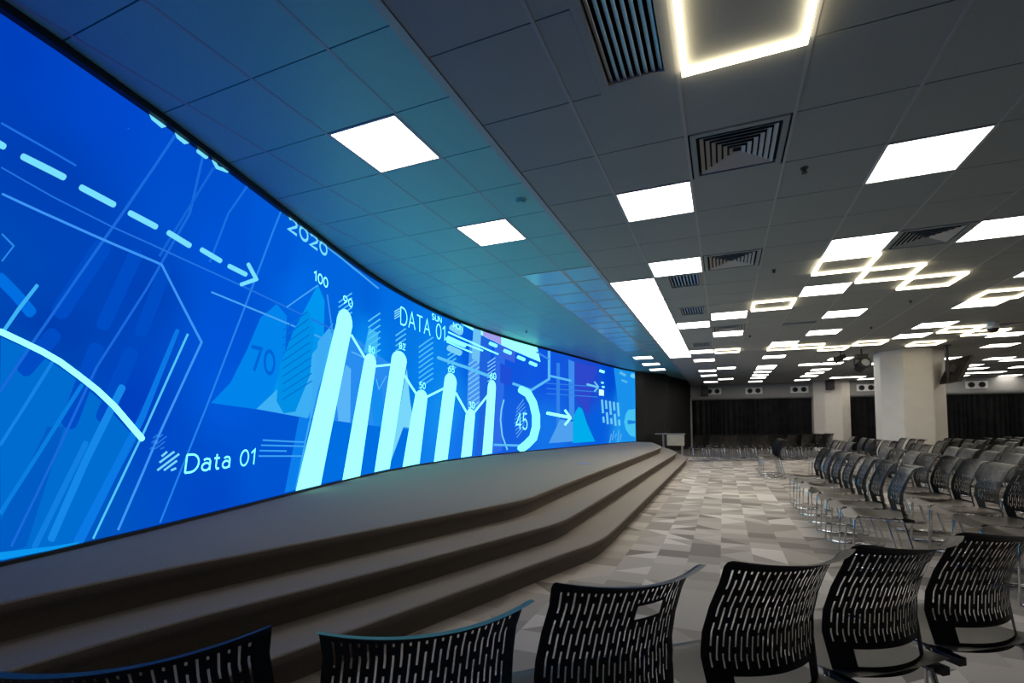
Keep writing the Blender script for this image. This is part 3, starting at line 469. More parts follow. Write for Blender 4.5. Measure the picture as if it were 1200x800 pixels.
((172, 245, 255),4,[13.199,1.464,13.199,1.498,13.051,1.464,13.02,1.498,13.039,1.336,13,1.275,13.058,1.346,13.069,1.313,13.121,1.353,13.115,1.318,13.181,1.323,13.157,1.297,13.219,1.266,13.186,1.253,13.228,1.195,13.194,1.198,13.207,1.127,13.177,1.145,13.16,1.079,13.142,1.11,13.096,1.063,13.098,1.098,13.034,1.084,13.054,1.114,12.993,1.134,13.019,1.156]),
((0, 100, 214),2,[4.617,1.908,4.617,1.873,4.781,1.908,4.726,1.873,4.675,1.674,4.642,1.689]),
((0, 100, 214),2,[4.935,1.786,4.97,1.786,4.931,1.816,4.966,1.824,4.921,1.841,4.953,1.859,4.907,1.86,4.931,1.887,4.891,1.87,4.903,1.904,4.875,1.872,4.871,1.908,4.859,1.866,4.84,1.897,4.843,1.852,4.815,1.874,4.831,1.829,4.798,1.842,4.824,1.801,4.789,1.805,4.824,1.771,4.789,1.767,4.831,1.743,4.798,1.73,4.843,1.72,4.815,1.698,4.859,1.706,4.84,1.675,4.875,1.7,4.871,1.664,4.891,1.702,4.903,1.668,4.907,1.712,4.931,1.685,4.921,1.731,4.953,1.713,4.931,1.756,4.966,1.748,4.935,1.786,4.97,1.786]),
((172, 245, 255),6,[7.068,2.272,7.082,2.272,7.065,2.277,7.077,2.285,7.058,2.282,7.065,2.295,7.048,2.285,7.049,2.299,7.036,2.284,7.032,2.298,7.027,2.28,7.017,2.291,7.022,2.274,7.008,2.279,7.022,2.269,7.008,2.264,7.027,2.264,7.017,2.252,7.036,2.259,7.032,2.246,7.048,2.258,7.049,2.244,7.058,2.261,7.065,2.248,7.065,2.266,7.077,2.258,7.068,2.272,7.082,2.272]),
((172, 245, 255),6,[7.073,2.231,7.087,2.231,7.07,2.237,7.082,2.246,7.062,2.243,7.068,2.256,7.048,2.246,7.049,2.26,7.034,2.245,7.03,2.259,7.022,2.24,7.014,2.252,7.017,2.234,7.003,2.239,7.017,2.228,7.003,2.223,7.022,2.222,7.014,2.211,7.034,2.217,7.03,2.204,7.048,2.216,7.049,2.202,7.062,2.219,7.068,2.206,7.07,2.225,7.082,2.216,7.073,2.231,7.087,2.231]),
((172, 245, 255),6,[7.178,2.251,7.192,2.251,7.176,2.262,7.19,2.267,7.171,2.272,7.183,2.28,7.164,2.28,7.172,2.291,7.154,2.284,7.158,2.298,7.144,2.285,7.143,2.299,7.135,2.282,7.129,2.295,7.126,2.276,7.116,2.286,7.12,2.267,7.107,2.274,7.116,2.257,7.102,2.259,7.116,2.245,7.102,2.243,7.12,2.235,7.107,2.228,7.126,2.226,7.116,2.216,7.135,2.22,7.129,2.207,7.144,2.217,7.143,2.203,7.154,2.218,7.158,2.204,7.164,2.222,7.172,2.211,7.171,2.23,7.183,2.222,7.176,2.24,7.19,2.236,7.178,2.251,7.192,2.251]),
((172, 245, 255),6,[8.04,2.48,8.056,2.48,8.037,2.486,8.051,2.496,8.029,2.492,8.036,2.507,8.016,2.496,8.018,2.512,8.003,2.495,7.998,2.51,7.992,2.49,7.982,2.502,7.987,2.483,7.971,2.489,7.987,2.477,7.971,2.472,7.992,2.471,7.982,2.458,8.003,2.466,7.998,2.45,8.016,2.465,8.018,2.449,8.029,2.468,8.036,2.454,8.037,2.474,8.051,2.464,8.04,2.48,8.056,2.48]),
((172, 245, 255),6,[8.046,2.434,8.062,2.434,8.043,2.441,8.056,2.451,8.033,2.448,8.04,2.463,8.017,2.451,8.019,2.468,8,2.45,7.996,2.466,7.987,2.444,7.977,2.458,7.981,2.437,7.965,2.443,7.981,2.431,7.965,2.425,7.987,2.424,7.977,2.411,8,2.418,7.996,2.402,8.017,2.417,8.019,2.401,8.033,2.421,8.04,2.406,8.043,2.427,8.056,2.417,8.046,2.434,8.062,2.434]),
((172, 245, 255),6,[8.087,2.493,8.099,2.482,8.096,2.502,8.105,2.489,8.11,2.509,8.115,2.494,8.126,2.512,8.127,2.496,8.143,2.511,8.14,2.495,8.158,2.506,8.151,2.491,8.171,2.497,8.158,2.486,8.177,2.484,8.161,2.48,8.176,2.47,8.161,2.475,8.168,2.458,8.157,2.47,8.104,2.415,8.07,2.404,8.173,2.418,8.173,2.401]),
((172, 245, 255),6,[8.773,1.928,8.773,1.946,8.714,1.928,8.699,1.946,8.71,1.905,8.689,1.879,8.716,1.907,8.719,1.89,8.741,1.909,8.739,1.891,8.765,1.901,8.756,1.886,8.783,1.885,8.767,1.876,8.788,1.863,8.769,1.865,8.777,1.843,8.764,1.855,8.757,1.83,8.75,1.846,8.731,1.826,8.732,1.843,8.706,1.831,8.713,1.847,8.689,1.844,8.699,1.858]),
((172, 245, 255),6,[8.899,1.886,8.917,1.886,8.897,1.9,8.914,1.905,8.891,1.912,8.905,1.922,8.882,1.922,8.892,1.936,8.87,1.927,8.875,1.944,8.858,1.928,8.856,1.946,8.846,1.925,8.838,1.941,8.835,1.917,8.823,1.93,8.827,1.906,8.812,1.914,8.823,1.893,8.806,1.896,8.823,1.879,8.806,1.876,8.827,1.865,8.812,1.857,8.835,1.854,8.823,1.842,8.846,1.847,8.838,1.831,8.858,1.843,8.856,1.826,8.87,1.845,8.875,1.827,8.882,1.85,8.892,1.836,8.891,1.859,8.905,1.849,8.897,1.872,8.914,1.866,8.899,1.886,8.917,1.886]),
((172, 245, 255),6,[9.857,2.266,9.877,2.266,9.853,2.277,9.87,2.288,9.841,2.287,9.851,2.304,9.824,2.292,9.825,2.312,9.804,2.29,9.799,2.309,9.789,2.282,9.776,2.297,9.782,2.271,9.762,2.278,9.782,2.26,9.762,2.254,9.789,2.25,9.776,2.234,9.804,2.242,9.799,2.223,9.824,2.24,9.825,2.22,9.841,2.245,9.851,2.227,9.853,2.255,9.87,2.243,9.857,2.266,9.877,2.266]),
((172, 245, 255),6,[9.853,2.338,9.84,2.354,9.795,2.293,9.779,2.306,9.781,2.265,9.764,2.274]),
((172, 245, 255),6,[9.995,2.336,9.995,2.356,9.929,2.336,9.912,2.356,9.925,2.31,9.901,2.28,9.931,2.312,9.935,2.292,9.959,2.314,9.957,2.294,9.986,2.305,9.976,2.288,10.005,2.287,9.987,2.277,10.01,2.262,9.989,2.265,9.999,2.239,9.984,2.253,9.976,2.224,9.969,2.243,9.948,2.22,9.948,2.24,9.92,2.226,9.929,2.244,9.901,2.241,9.913,2.256]),
((172, 245, 255),6,[10.59,1.671,10.603,1.654,10.607,1.683,10.616,1.663,10.632,1.689,10.633,1.667,10.658,1.685,10.65,1.664,10.679,1.672,10.663,1.657,10.69,1.652,10.667,1.648,10.685,1.629,10.666,1.64,10.668,1.613,10.657,1.632,10.645,1.606,10.639,1.626]),
((172, 245, 255),6,[10.646,1.63,10.64,1.61,10.671,1.623,10.66,1.604,10.69,1.605,10.671,1.594,10.695,1.581,10.673,1.585,10.683,1.56,10.668,1.575,10.66,1.546,10.653,1.567,10.632,1.542,10.633,1.564,10.605,1.548,10.613,1.568,10.585,1.561,10.598,1.579]),
((172, 245, 255),6,[10.821,1.615,10.842,1.615,10.819,1.633,10.839,1.639,10.812,1.648,10.829,1.66,10.801,1.659,10.814,1.676,10.788,1.666,10.794,1.686,10.775,1.667,10.773,1.688,10.761,1.663,10.752,1.682,10.75,1.654,10.734,1.669,10.741,1.641,10.721,1.65,10.736,1.624,10.715,1.627,10.736,1.607,10.715,1.604,10.741,1.59,10.721,1.581,10.75,1.577,10.734,1.562,10.761,1.568,10.752,1.549,10.775,1.564,10.773,1.543,10.788,1.565,10.794,1.545,10.801,1.572,10.814,1.555,10.812,1.583,10.829,1.571,10.819,1.598,10.839,1.592,10.821,1.615,10.842,1.615]),
((172, 245, 255),6,[11.574,2.286,11.597,2.286,11.57,2.299,11.59,2.312,11.557,2.311,11.569,2.331,11.539,2.316,11.541,2.34,11.518,2.314,11.511,2.337,11.502,2.305,11.486,2.323,11.494,2.293,11.471,2.3,11.494,2.28,11.471,2.273,11.502,2.267,11.486,2.25,11.518,2.258,11.511,2.236,11.539,2.256,11.541,2.233,11.557,2.262,11.569,2.241,11.57,2.273,11.59,2.26,11.574,2.286,11.597,2.286]),
((172, 245, 255),6,[11.571,2.371,11.556,2.389,11.509,2.318,11.49,2.333,11.494,2.285,11.473,2.295]),
((172, 245, 255),6,[11.729,2.312,11.752,2.312,11.726,2.331,11.749,2.337,11.719,2.347,11.739,2.36,11.708,2.36,11.722,2.378,11.695,2.367,11.702,2.389,11.681,2.368,11.679,2.391,11.667,2.364,11.656,2.385,11.655,2.354,11.638,2.37,11.646,2.339,11.624,2.349,11.64,2.322,11.617,2.325,11.64,2.302,11.617,2.299,11.646,2.285,11.624,2.275,11.655,2.27,11.638,2.254,11.667,2.26,11.656,2.239,11.681,2.256,11.679,2.233,11.695,2.257,11.702,2.235,11.708,2.264,11.722,2.246,11.719,2.277,11.739,2.264,11.726,2.293,11.749,2.287,11.729,2.312,11.752,2.312])]
BACKDROP=[(2.82, 3.13, 0, 62, 185), (3.15, 3.08, 0, 70, 200), (3.4, 3.2, 0, 72, 205), (3.0, 2.59, 0, 62, 178), (2.82, 2.05, 0, 72, 182), (3.19, 2.19, 0, 68, 185), (3.03, 1.66, 0, 58, 172), (3.56, 2.15, 0, 64, 180), (3.74, 2.62, 0, 80, 205), (3.72, 3.1, 0, 78, 205), (4.15, 2.53, 0, 84, 215), (4.17, 1.86, 0, 84, 215), (4.28, 1.46, 0, 90, 220), (2.9, 1.28, 0, 115, 205), (3.07, 0.78, 0, 95, 190), (2.96, 0.62, 0, 80, 190), (3.48, 1.3, 0, 60, 190), (3.8, 1.07, 0, 75, 200), (4.22, 0.66, 0, 72, 198), (4.73, 0.89, 0, 85, 210), (5.05, 2.85, 0, 88, 215), (5.36, 2.6, 0, 105, 228), (6.28, 2.97, 0, 100, 222), (6.99, 2.94, 0, 98, 218), (7.0, 2.35, 5, 135, 240), (8.38, 2.59, 5, 120, 230), (8.07, 3.08, 0, 110, 228), (9.0, 2.23, 5, 130, 238), (9.65, 1.49, 20, 140, 240), (11.0, 2.64, 0, 92, 225), (10.49, 0.81, 20, 115, 235), (12.52, 2.61, 15, 85, 222), (14.26, 2.55, 15, 85, 225), (14.25, 1.14, 20, 115, 232), (12.52, 1.15, 20, 95, 225), (17.06, 2.51, 30, 70, 205), (17.72, 1.12, 5, 95, 222), (18.9, 2.95, 0, 75, 210), (20.44, 2.42, 20, 150, 240), (20.39, 0.78, 30, 160, 240)]


# ---------------------------------------------------------------- room measures
ZC = 3.0736          # main ceiling
ZS = 3.32            # raised ceiling over the stage
XE = -1.3595         # edge of the main ceiling
UX = [-1.3595, -0.784, -0.187, 0.442, 1.063, 1.634]
while UX[-1] < 13.6: UX.append(UX[-1] + 0.612)
VY = [1.9908 + 0.6 * n for n in range(-6, 39)]      # VY[n+6] = line n
XR, YB, YF = UX[-1], VY[-1], VY[0]
def cell(u, v): return UX[u], UX[u + 1], VY[v + 6], VY[v + 7]

# ceiling fixtures by grid cell
PANELS = [(1, 3), (1, 6), (4, 3), (2, 11), (1, 12), (2, 14), (1, 18), (4, 17), (5, 15), (4, 21), (4, 25), (4, 26), (4, 28), (4, 30), (4, 32), (4, 35),
          (7, 23), (6, 25), (7, 25), (7, 28), (7, 30), (7, 32), (7, 35), (1, 21), (1, 26), (2, 25), (1, 29), (2, 32), (1, 34),
          (4, 6), (4, 9), (5, 12), (6, 6), (8, 12), (8, 9), (8, 17), (8, 15), (11, 18), (12, 21),
          (14, 26), (15, 27), (14, 29), (12, 25), (16, 34), (17, 34), (15, 31), (19, 37), (17, 31), (16, 36), (10, 34), (9, 34), (11, 36), (9, 26), (12, 15), (10, 12), (13, 19), (18, 29), (20, 35), (21, 35)]
STRIP = [(0, v) for v in range(7, 20)]
RINGS = [(2, 0), (3, 10), (2, 18), (4, 18), (5, 18), (6, 19), (7, 18), (9, 19), (9, 16), (10, 17), (4, 7), (5, 8), (6, 9), (8, 11), (9, 10)]
SQV = [(2, 2), (2, 6), (5, 6), (2, 13), (10, 16), (6, 4)]
LINV = [(1, 7), (1, 10), (1, 16)]
SLOT = [(4, 13)]
USED = set(PANELS + STRIP + RINGS * 0 + SQV + LINV + SLOT + [(1, 0), (1, -1)])

# ---------------------------------------------------------------- structure: ceilings
bm = bmesh.new()
for u in range(len(UX) - 1):
    for v in range(-6, 38):
        if (u, v) in USED: continue
        x0, x1, y0, y1 = cell(u, v)
        box(bm, x0 + 0.004, x1 - 0.004, y0 + 0.004, y1 - 0.004, ZC, ZC + 0.012, 0)
box(bm, XE + 0.01, XR, YF, YB, ZC + 0.03, ZC + 0.05, 1)
struct('ceiling', bm, ['tile', 'gap'])
bm = bmesh.new()
for u in range(1, len(UX) - 1):
    box(bm, UX[u] - 0.009, UX[u] + 0.009, YF, YB, ZC - 0.003, ZC + 0.014)
struct('trim_1', bm, ['bar'])

SX = [-1.41, -2.025, -2.635, -3.24, -3.85, -4.46, -5.07, -5.68]
SY = [-1.6 + 0.5973 * n for n in range(0, 45)]     # ...1.984, 2.58
bm = bmesh.new()
OFFP = []
SPANEL = []
def scell(i, j): return SX[i + 1], SX[i], SY[j], SY[j + 1]
jl1 = 7     # light rows in stage ceiling
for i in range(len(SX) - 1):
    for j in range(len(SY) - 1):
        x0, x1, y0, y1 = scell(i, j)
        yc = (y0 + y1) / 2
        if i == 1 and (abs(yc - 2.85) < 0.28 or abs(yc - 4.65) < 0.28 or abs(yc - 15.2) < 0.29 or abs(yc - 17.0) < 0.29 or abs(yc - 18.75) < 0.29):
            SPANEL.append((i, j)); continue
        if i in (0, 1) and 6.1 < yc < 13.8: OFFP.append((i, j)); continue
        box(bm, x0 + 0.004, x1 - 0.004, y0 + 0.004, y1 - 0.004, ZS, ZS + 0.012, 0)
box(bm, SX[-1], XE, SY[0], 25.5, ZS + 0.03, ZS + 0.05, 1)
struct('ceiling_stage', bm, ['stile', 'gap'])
bm = bmesh.new()
for i in range(1, len(SX) - 1):
    box(bm, SX[i] - 0.009, SX[i] + 0.009, SY[0], 24.6, ZS - 0.002, ZS + 0.014)
struct('trim_2', bm, ['bar'])
bm = bmesh.new()   # step between the two ceilings
box(bm, -1.375, -1.36, YF, YB, ZC + 0.003, ZS + 0.03)
box(bm, -1.41, -1.36, YF, YB, ZC - 0.006, ZC + 0.003)
struct('trim_3', bm, ['edge'])

# ---------------------------------------------------------------- structure: walls
CV = [Vector((a, b)) for a, b in CURVE]
bm = bmesh.new()   # wall that carries the video wall
for i in range(len(CV) - 1):
    a, b = CV[i], CV[i + 1]
    d = (b - a).normalized(); n = Vector((d.y, -d.x))
    a2, b2 = a - n * 0.12, b - n * 0.12
    q = [bm.verts.new((a2.x, a2.y, 0)), bm.verts.new((b2.x, b2.y, 0)), bm.verts.new((b2.x, b2.y, ZS + .03)), bm.verts.new((a2.x, a2.y, ZS + .03))]
    bm.faces.new(q)
struct('wall_left', bm, ['blackwall'])
E = CV[-1]
def wallpoly(bm, pts, z0, z1, t=0.1, mi=0):
    for (ax, ay), (bx, by) in zip(pts[:-1], pts[1:]):
        d = Vector((bx - ax, by - ay)).normalized(); n = Vector((d.y, -d.x)) * -t
        vs = []
        for z in (z0, z1):
            for p in ((ax, ay), (bx, by), (bx + n.x, by + n.y), (ax + n.x, ay + n.y)): vs.append(bm.verts.new((p[0], p[1], z)))
        for f in ((3, 2, 1, 0), (4, 5, 6, 7), (0, 1, 5, 4), (1, 2, 6, 5), (2, 3, 7, 6), (3, 0, 4, 7)):
            bm.faces.new([vs[k] for k in f]).material_index = mi
bm = bmesh.new()
wallpoly(bm, [(E.x - 0.14, E.y + 0.02), (-2.95, 19.65), (-2.9, 19.75), (-2.22, 20.8), (-2.18, 21.9), (-1.5, 24.9)], 0, ZS + 0.03)
struct('wall_stage_end', bm, ['blackwall'])
bm = bmesh.new()
box(bm, -1.5, XR, YB + 0.75, YB + 0.85, 0, ZC + 0.05)
struct('wall_back', bm, ['blackwall'])
bm = bmesh.new()
box(bm, XR, XR + 0.1, YF, YB + 0.8, 0, ZC + 0.05)
struct('wall_right', bm, ['bulk'])
bm = bmesh.new()
box(bm, -3.3, XR, YF - 0.1, YF, 0, ZS + 0.05)
struct('wall_front', bm, ['blackwall'])
bm = bmesh.new()   # rounded bulkhead along the back wall
prof = [(0.0, ZC), (0.0, 2.52), (0.02, 2.44), (0.08, 2.385), (0.18, 2.37), (0.7, 2.37), (0.7, ZC)]
ra = [bm.verts.new((-1.48, YB + o, z)) for o, z in prof]; rb = [bm.verts.new((XR, YB + o, z)) for o, z in prof]
for k in range(len(prof)): bm.faces.new((ra[k], ra[(k + 1) % len(prof)], rb[(k + 1) % len(prof)], rb[k]))
bm.faces.new(ra[::-1]); bm.faces.new(rb)
struct('wall_bulkhead', bm, ['bulk'])
bm = bmesh.new()
box(bm, -1.5, -1.42, YB - 0.02, YB + 0.06, 0, 2.45)
struct('trim_4', bm, ['bulk'])

# octagonal columns
def column(cx, cy, hx, hy, ch, name):
    bm = bmesh.new()
    P = [(-hx + ch, -hy), (hx - ch, -hy), (hx, -hy + ch), (hx, hy - ch), (hx - ch, hy), (-hx + ch, hy), (-hx, hy - ch), (-hx, -hy + ch)]
    lo = [bm.verts.new((cx + x, cy + y, 0)) for x, y in P]; hi = [bm.verts.new((cx + x, cy + y, ZC)) for x, y in P]
    for k in range(8): bm.faces.new((lo[k], lo[(k + 1) % 8], hi[(k + 1) % 8], hi[k]))
    bm.faces.new(lo[::-1]); bm.faces.new(hi)
    bmesh.ops.bevel(bm, geom=[e for e in bm.edges if abs(e.verts[0].co.z - e.verts[1].co.z) > 1], offset=0.015, segments=2, affect='EDGES')
    return mesh_obj(name, bm, 'column')
c1 = column(4.52, 15.32, 0.68, 0.68, 0.38, 'column')
c1['label'] = 'large pale eight-sided column standing among the chair rows, the nearer one'; c1['category'] = 'column'; c1['group'] = 'octagonal columns'
c2 = column(4.45, 24.9, 0.70, 0.70, 0.38, 'column')
c2['label'] = 'farther pale eight-sided column against the back bulkhead, beside the left curtain'; c2['category'] = 'column'; c2['group'] = 'octagonal columns'

# ---------------------------------------------------------------- floor
def floor_mat():
    m = bpy.data.materials.new('plank_carpet'); m.use_nodes = True
    nt = m.node_tree; N = nt.nodes; Lk = nt.links; b = N['Principled BSDF']
    b.inputs['Roughness'].default_value = 0.9; b.inputs['Specular IOR Level'].default_value = 0.15
    tc = N.new('ShaderNodeTexCoord'); sp = N.new('ShaderNodeSeparateXYZ'); Lk.new(tc.outputs['Object'], sp.inputs[0])
    def mth(op, a, b_=None, c=None):
        n = N.new('ShaderNodeMath'); n.operation = op
        for i, v in enumerate((a, b_, c)):
            if v is None: continue
            if isinstance(v, (int, float)): n.inputs[i].default_value = v
            else: Lk.new(v, n.inputs[i])
        return n.outputs[0]
    W, H = 0.27, 0.24
    sx = mth('DIVIDE', mth('ADD', sp.outputs['X'], 0.05), W)
    ix = mth('FLOOR', sx); fx = mth('FRACT', sx)
    off = mth('MULTIPLY', mth('MODULO', ix, 2.0), 0.5)
    sy = mth('ADD', mth('DIVIDE', sp.outputs['Y'], H), off)
    iy = mth('FLOOR', sy); fy = mth('FRACT', sy)
    def wn(a, b_, w_):
        cb = N.new('ShaderNodeCombineXYZ'); Lk.new(a, cb.inputs[0]); Lk.new(b_, cb.inputs[1])
        if isinstance(w_, (int, float)): cb.inputs[2].default_value = w_
        else: Lk.new(w_, cb.inputs[2])
        n = N.new('ShaderNodeTexWhiteNoise'); n.noise_dimensions = '3D'; Lk.new(cb.outputs[0], n.inputs['Vector']); return n.outputs['Value']
    r0 = wn(ix, iy, 3.3)                                   # orientation of the diagonal
    flip = mth('GREATER_THAN', r0, 0.5)
    fxx = mth('ABSOLUTE', mth('SUBTRACT', fx, flip))
    side = mth('GREATER_THAN', mth('ADD', fxx, fy), 1.0)
    has = mth('GREATER_THAN', wn(ix, iy, 9.1), 0.45)
    side = mth('MULTIPLY', side, has)
    v = wn(ix, iy, side)
    # fold the outer pair of triangles into rhombi over the row line
    ramp = N.new('ShaderNodeValToRGB'); ramp.color_ramp.interpolation = 'CONSTANT'
    els = ramp.color_ramp.elements
    els[0].position = 0; els[0].color = (0.20, 0.175, 0.153, 1)
    els[1].position = 0.1; els[1].color = (0.28, 0.247, 0.218, 1)
    for p, c in ((0.34, (0.335, 0.297, 0.263, 1)), (0.55, (0.375, 0.335, 0.298, 1)), (0.74, (0.42, 0.376, 0.337, 1)), (0.9, (0.52, 0.472, 0.428, 1))):
        e = els.new(p); e.color = c
    Lk.new(v, ramp.inputs['Fac'])
    n = N.new('ShaderNodeTexNoise'); n.inputs['Scale'].default_value = 220; Lk.new(tc.outputs['Object'], n.inputs['Vector'])
    mr = N.new('ShaderNodeMapRange'); mr.inputs['From Min'].default_value = .3; mr.inputs['From Max'].default_value = .7
    mr.inputs['To Min'].default_value = .96; mr.inputs['To Max'].default_value = 1.26; Lk.new(n.outputs['Fac'], mr.inputs['Value'])
    vm = N.new('ShaderNodeVectorMath'); vm.operation = 'SCALE'; Lk.new(ramp.outputs['Color'], vm.inputs[0]); Lk.new(mr.outputs['Result'], vm.inputs['Scale'])
    Lk.new(vm.outputs[0], b.inputs['Base Color'])
    return m
MT['floor'] = floor_mat()
MT['border'] = mat('border_carpet', (0.12, 0.11, 0.105), 0.95, spec=0.1, noise=0.12, nscale=200)
bm = bmesh.new(); box(bm, -6.2, XR + 0.1, YF - 0.1, 18.6, -0.1, 0, 0); box(bm, -6.2, XR + 0.1, 18.6, YB + 0.85, -0.1, 0, 1)
struct('floor', bm, ['floor', 'border'])

# ---------------------------------------------------------------- stage: three carpeted levels
def smooth_path(P, k=3, keep_ends=True):
    P = [Vector(p) for p in P]
    for _ in range(k):
        Q = [P[0]]
        for a, b in zip(P[:-1], P[1:]):
            Q += [a * 0.75 + b * 0.25, a * 0.25 + b * 0.75]
        Q.append(P[-1]); P = Q
    return P
def stage_level(name, path, z0, z1, parent):
    P = smooth_path(path)
    bm = bmesh.new()
    n = len(P)
    prof = [(-0.014, z1), (-0.004, z1 - 0.003), (0.0, z1 - 0.010), (-0.002, z1 - 0.035), (-0.012, z1 - 0.055), (-0.03, z1 - 0.075), (-0.045, z1 - 0.10), (-0.055, z0)]
    rows = []
    for i, p in enumerate(P):
        d = (P[min(i + 1, n - 1)] - P[max(i - 1, 0)]).normalized(); nn = Vector((d.y, -d.x))
        rows.append([bm.verts.new((p.x + nn.x * o, p.y + nn.y * o, z)) for o, z in prof])
    for i in range(n - 1):
        for k in range(len(prof) - 1):
            f = bm.faces.new((rows[i][k], rows[i][k + 1], rows[i + 1][k + 1], rows[i + 1][k])); f.smooth = True
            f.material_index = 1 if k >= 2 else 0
    back = []
    for i, c in enumerate(CV):
        if c.y <= YF + 0.02 : continue
        if i == len(CV) - 1: d = CV[i] - CV[i - 1]
        else: d = CV[i + 1] - CV[i]
        d.normalize(); nn = Vector((d.y, -d.x)) * -0.05
        back.append(bm.verts.new((c.x + nn.x, c.y + nn.y, z1)))
    start = bm.verts.new((-3.2, YF + 0.01, z1))
    lastp = P[-1]
    f = bm.faces.new([r[0] for r in rows] + back[::-1] + [start])
    bmesh.ops.triangulate(bm, faces=[f])
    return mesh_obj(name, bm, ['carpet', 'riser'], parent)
stage = thing('stage_platform', 'carpeted three-level stage with rounded step edges below the video wall', 'stage', (-2.5, 8.0, 0))
def loc(P): return [(x, y) for x, y in P]
T1 = [(-2.6, -1.6), (-2.66, -0.2), (-2.70, 1.0), (-2.24, 2.40), (-1.86, 3.66), (-1.71, 4.2), (-1.735, 4.75), (-1.745, 6), (-1.75, 9), (-1.72, 14.2), (-1.74, 15.2), (-2.45, 18.4), (-2.6, 18.8), (-3.15, 19.1)]
T2 = [(-2.2, -1.6), (-2.3, -0.2), (-2.44, 0.9), (-1.89, 2.40), (-1.50, 3.62), (-1.35, 4.1), (-1.345, 4.7), (-1.34, 6), (-1.34, 9), (-1.31, 14.6), (-1.33, 15.6), (-2.15, 18.8), (-2.3, 19.1), (-3.12, 19.2)]
T3 = [(-1.8, -1.6), (-1.95, -0.2), (-2.1, 0.9), (-1.56, 2.60), (-1.20, 3.75), (-1.04, 4.2), (-1.02, 4.8), (-1.02, 6), (-1.02, 9), (-1.03, 15.0), (-1.04, 16.0), (-1.9, 19.0), (-2.05, 19.25), (-3.1, 19.3)]
for nm, T, z0, z1 in (('step', T3, 0, 0.17), ('step', T2, 0.17, 0.34), ('deck', T1, 0.34, 0.51)):
    o = stage_level(nm, T, z0, z1, stage)
    o.location = (2.5, -8.0, 0)
for k, (x, y) in enumerate([(-2.28, 8.2), (-2.2, 11.4)]):   # two strips of blue tape on the stage
    bm = bmesh.new(); box(bm, x - 0.10, x + 0.10, y - 0.05, y + 0.05, 0.5105, 0.513)
    o = mesh_obj('tape_strip', bm, mat('blue_tape%d' % k, (0.05, 0.16, 0.55), 0.4))
    tag(o, 'small strip of blue tape stuck on the stage carpet, the %s of two' % ('nearer', 'farther')[k], 'tape', 'blue tape strips')

# ---------------------------------------------------------------- video wall
KN = [0.0]
for a, b in zip(CV[:-1], CV[1:]): KN.append(KN[-1] + (b - a).length)
def on_curve(s, off):
    s = max(0.0, min(KN[-1] - 1e-6, s)); k = 0
    while KN[k + 1] <= s: k += 1
    t = (s - KN[k]) / (KN[k + 1] - KN[k]); p = CV[k].lerp(CV[k + 1], t)
    d0 = (CV[k + 1] - CV[k]).normalized()
    dp = (CV[k] - CV[k - 1]).normalized() if k > 0 else d0
    dn = (CV[k + 2] - CV[k + 1]).normalized() if k + 2 < len(CV) else d0
    a = (dp + d0).normalized(); b = (d0 + dn).normalized(); d = a.lerp(b, t).normalized()
    return Vector((p.x + d.y * off, p.y - d.x * off))
Z0, Z1 = 0.53, 3.285
wallt = thing('video_wall', 'tall curved video wall glowing blue with charts, rising from the stage', 'screen', (-4.9, 8.0, 0.51))
IW = Matrix.Translation((4.9, -8.0, -0.51))

bm = bmesh.new()
palette = {}
pal = []
def pid(rgb):
    if rgb not in palette:
        palette[rgb] = len(pal); c = lin(rgb)
        if c[1] > 0.78: c = (c[0], c[1] * 1.9, c[2] * 1.7)     # the white-cyan pixels are driven brighter than the camera could hold
        pal.append(c)
    return palette[rgb]
_all = sorted([(l, k) for k, (c, l, p) in enumerate(SHAPES + STRIPS)])
DEPTH = {k: 0.0015 + 0.00008 * r for r, (l, k) in enumerate(_all)}
for k_, (rgb, layer, P) in enumerate(SHAPES):
    pts = [(P[i], P[i + 1]) for i in range(0, len(P), 2)]
    q = []
    for p in pts:
        if not q or abs(p[0] - q[-1][0]) + abs(p[1] - q[-1][1]) > 1e-4: q.append(p)
    if len(q) > 2 and abs(q[0][0] - q[-1][0]) + abs(q[0][1] - q[-1][1]) < 1e-4: q.pop()
    if len(q) < 3: continue
    f = bm.faces.new([bm.verts.new((x, y, DEPTH[k_])) for x, y in q]); f.material_index = pid(rgb)
    bmesh.ops.triangulate(bm, faces=[f])
for k_, (rgb, layer, P) in enumerate(STRIPS, len(SHAPES)):
    pts = [(P[i], P[i + 1]) for i in range(0, len(P), 2)]
    vs = [bm.verts.new((x, y, DEPTH[k_])) for x, y in pts]
    for i in range(0, len(vs) - 2, 2):
        q = [vs[i], vs[i + 1], vs[i + 3], vs[i + 2]]
        bm.faces.new(q).material_index = pid(rgb)
for k in KN[1:-1]:
    bmesh.ops.bisect_plane(bm, geom=bm.verts[:] + bm.edges[:] + bm.faces[:], plane_co=(k, 0, 0), plane_no=(1, 0, 0), dist=1e-5)
NB = len(pal)
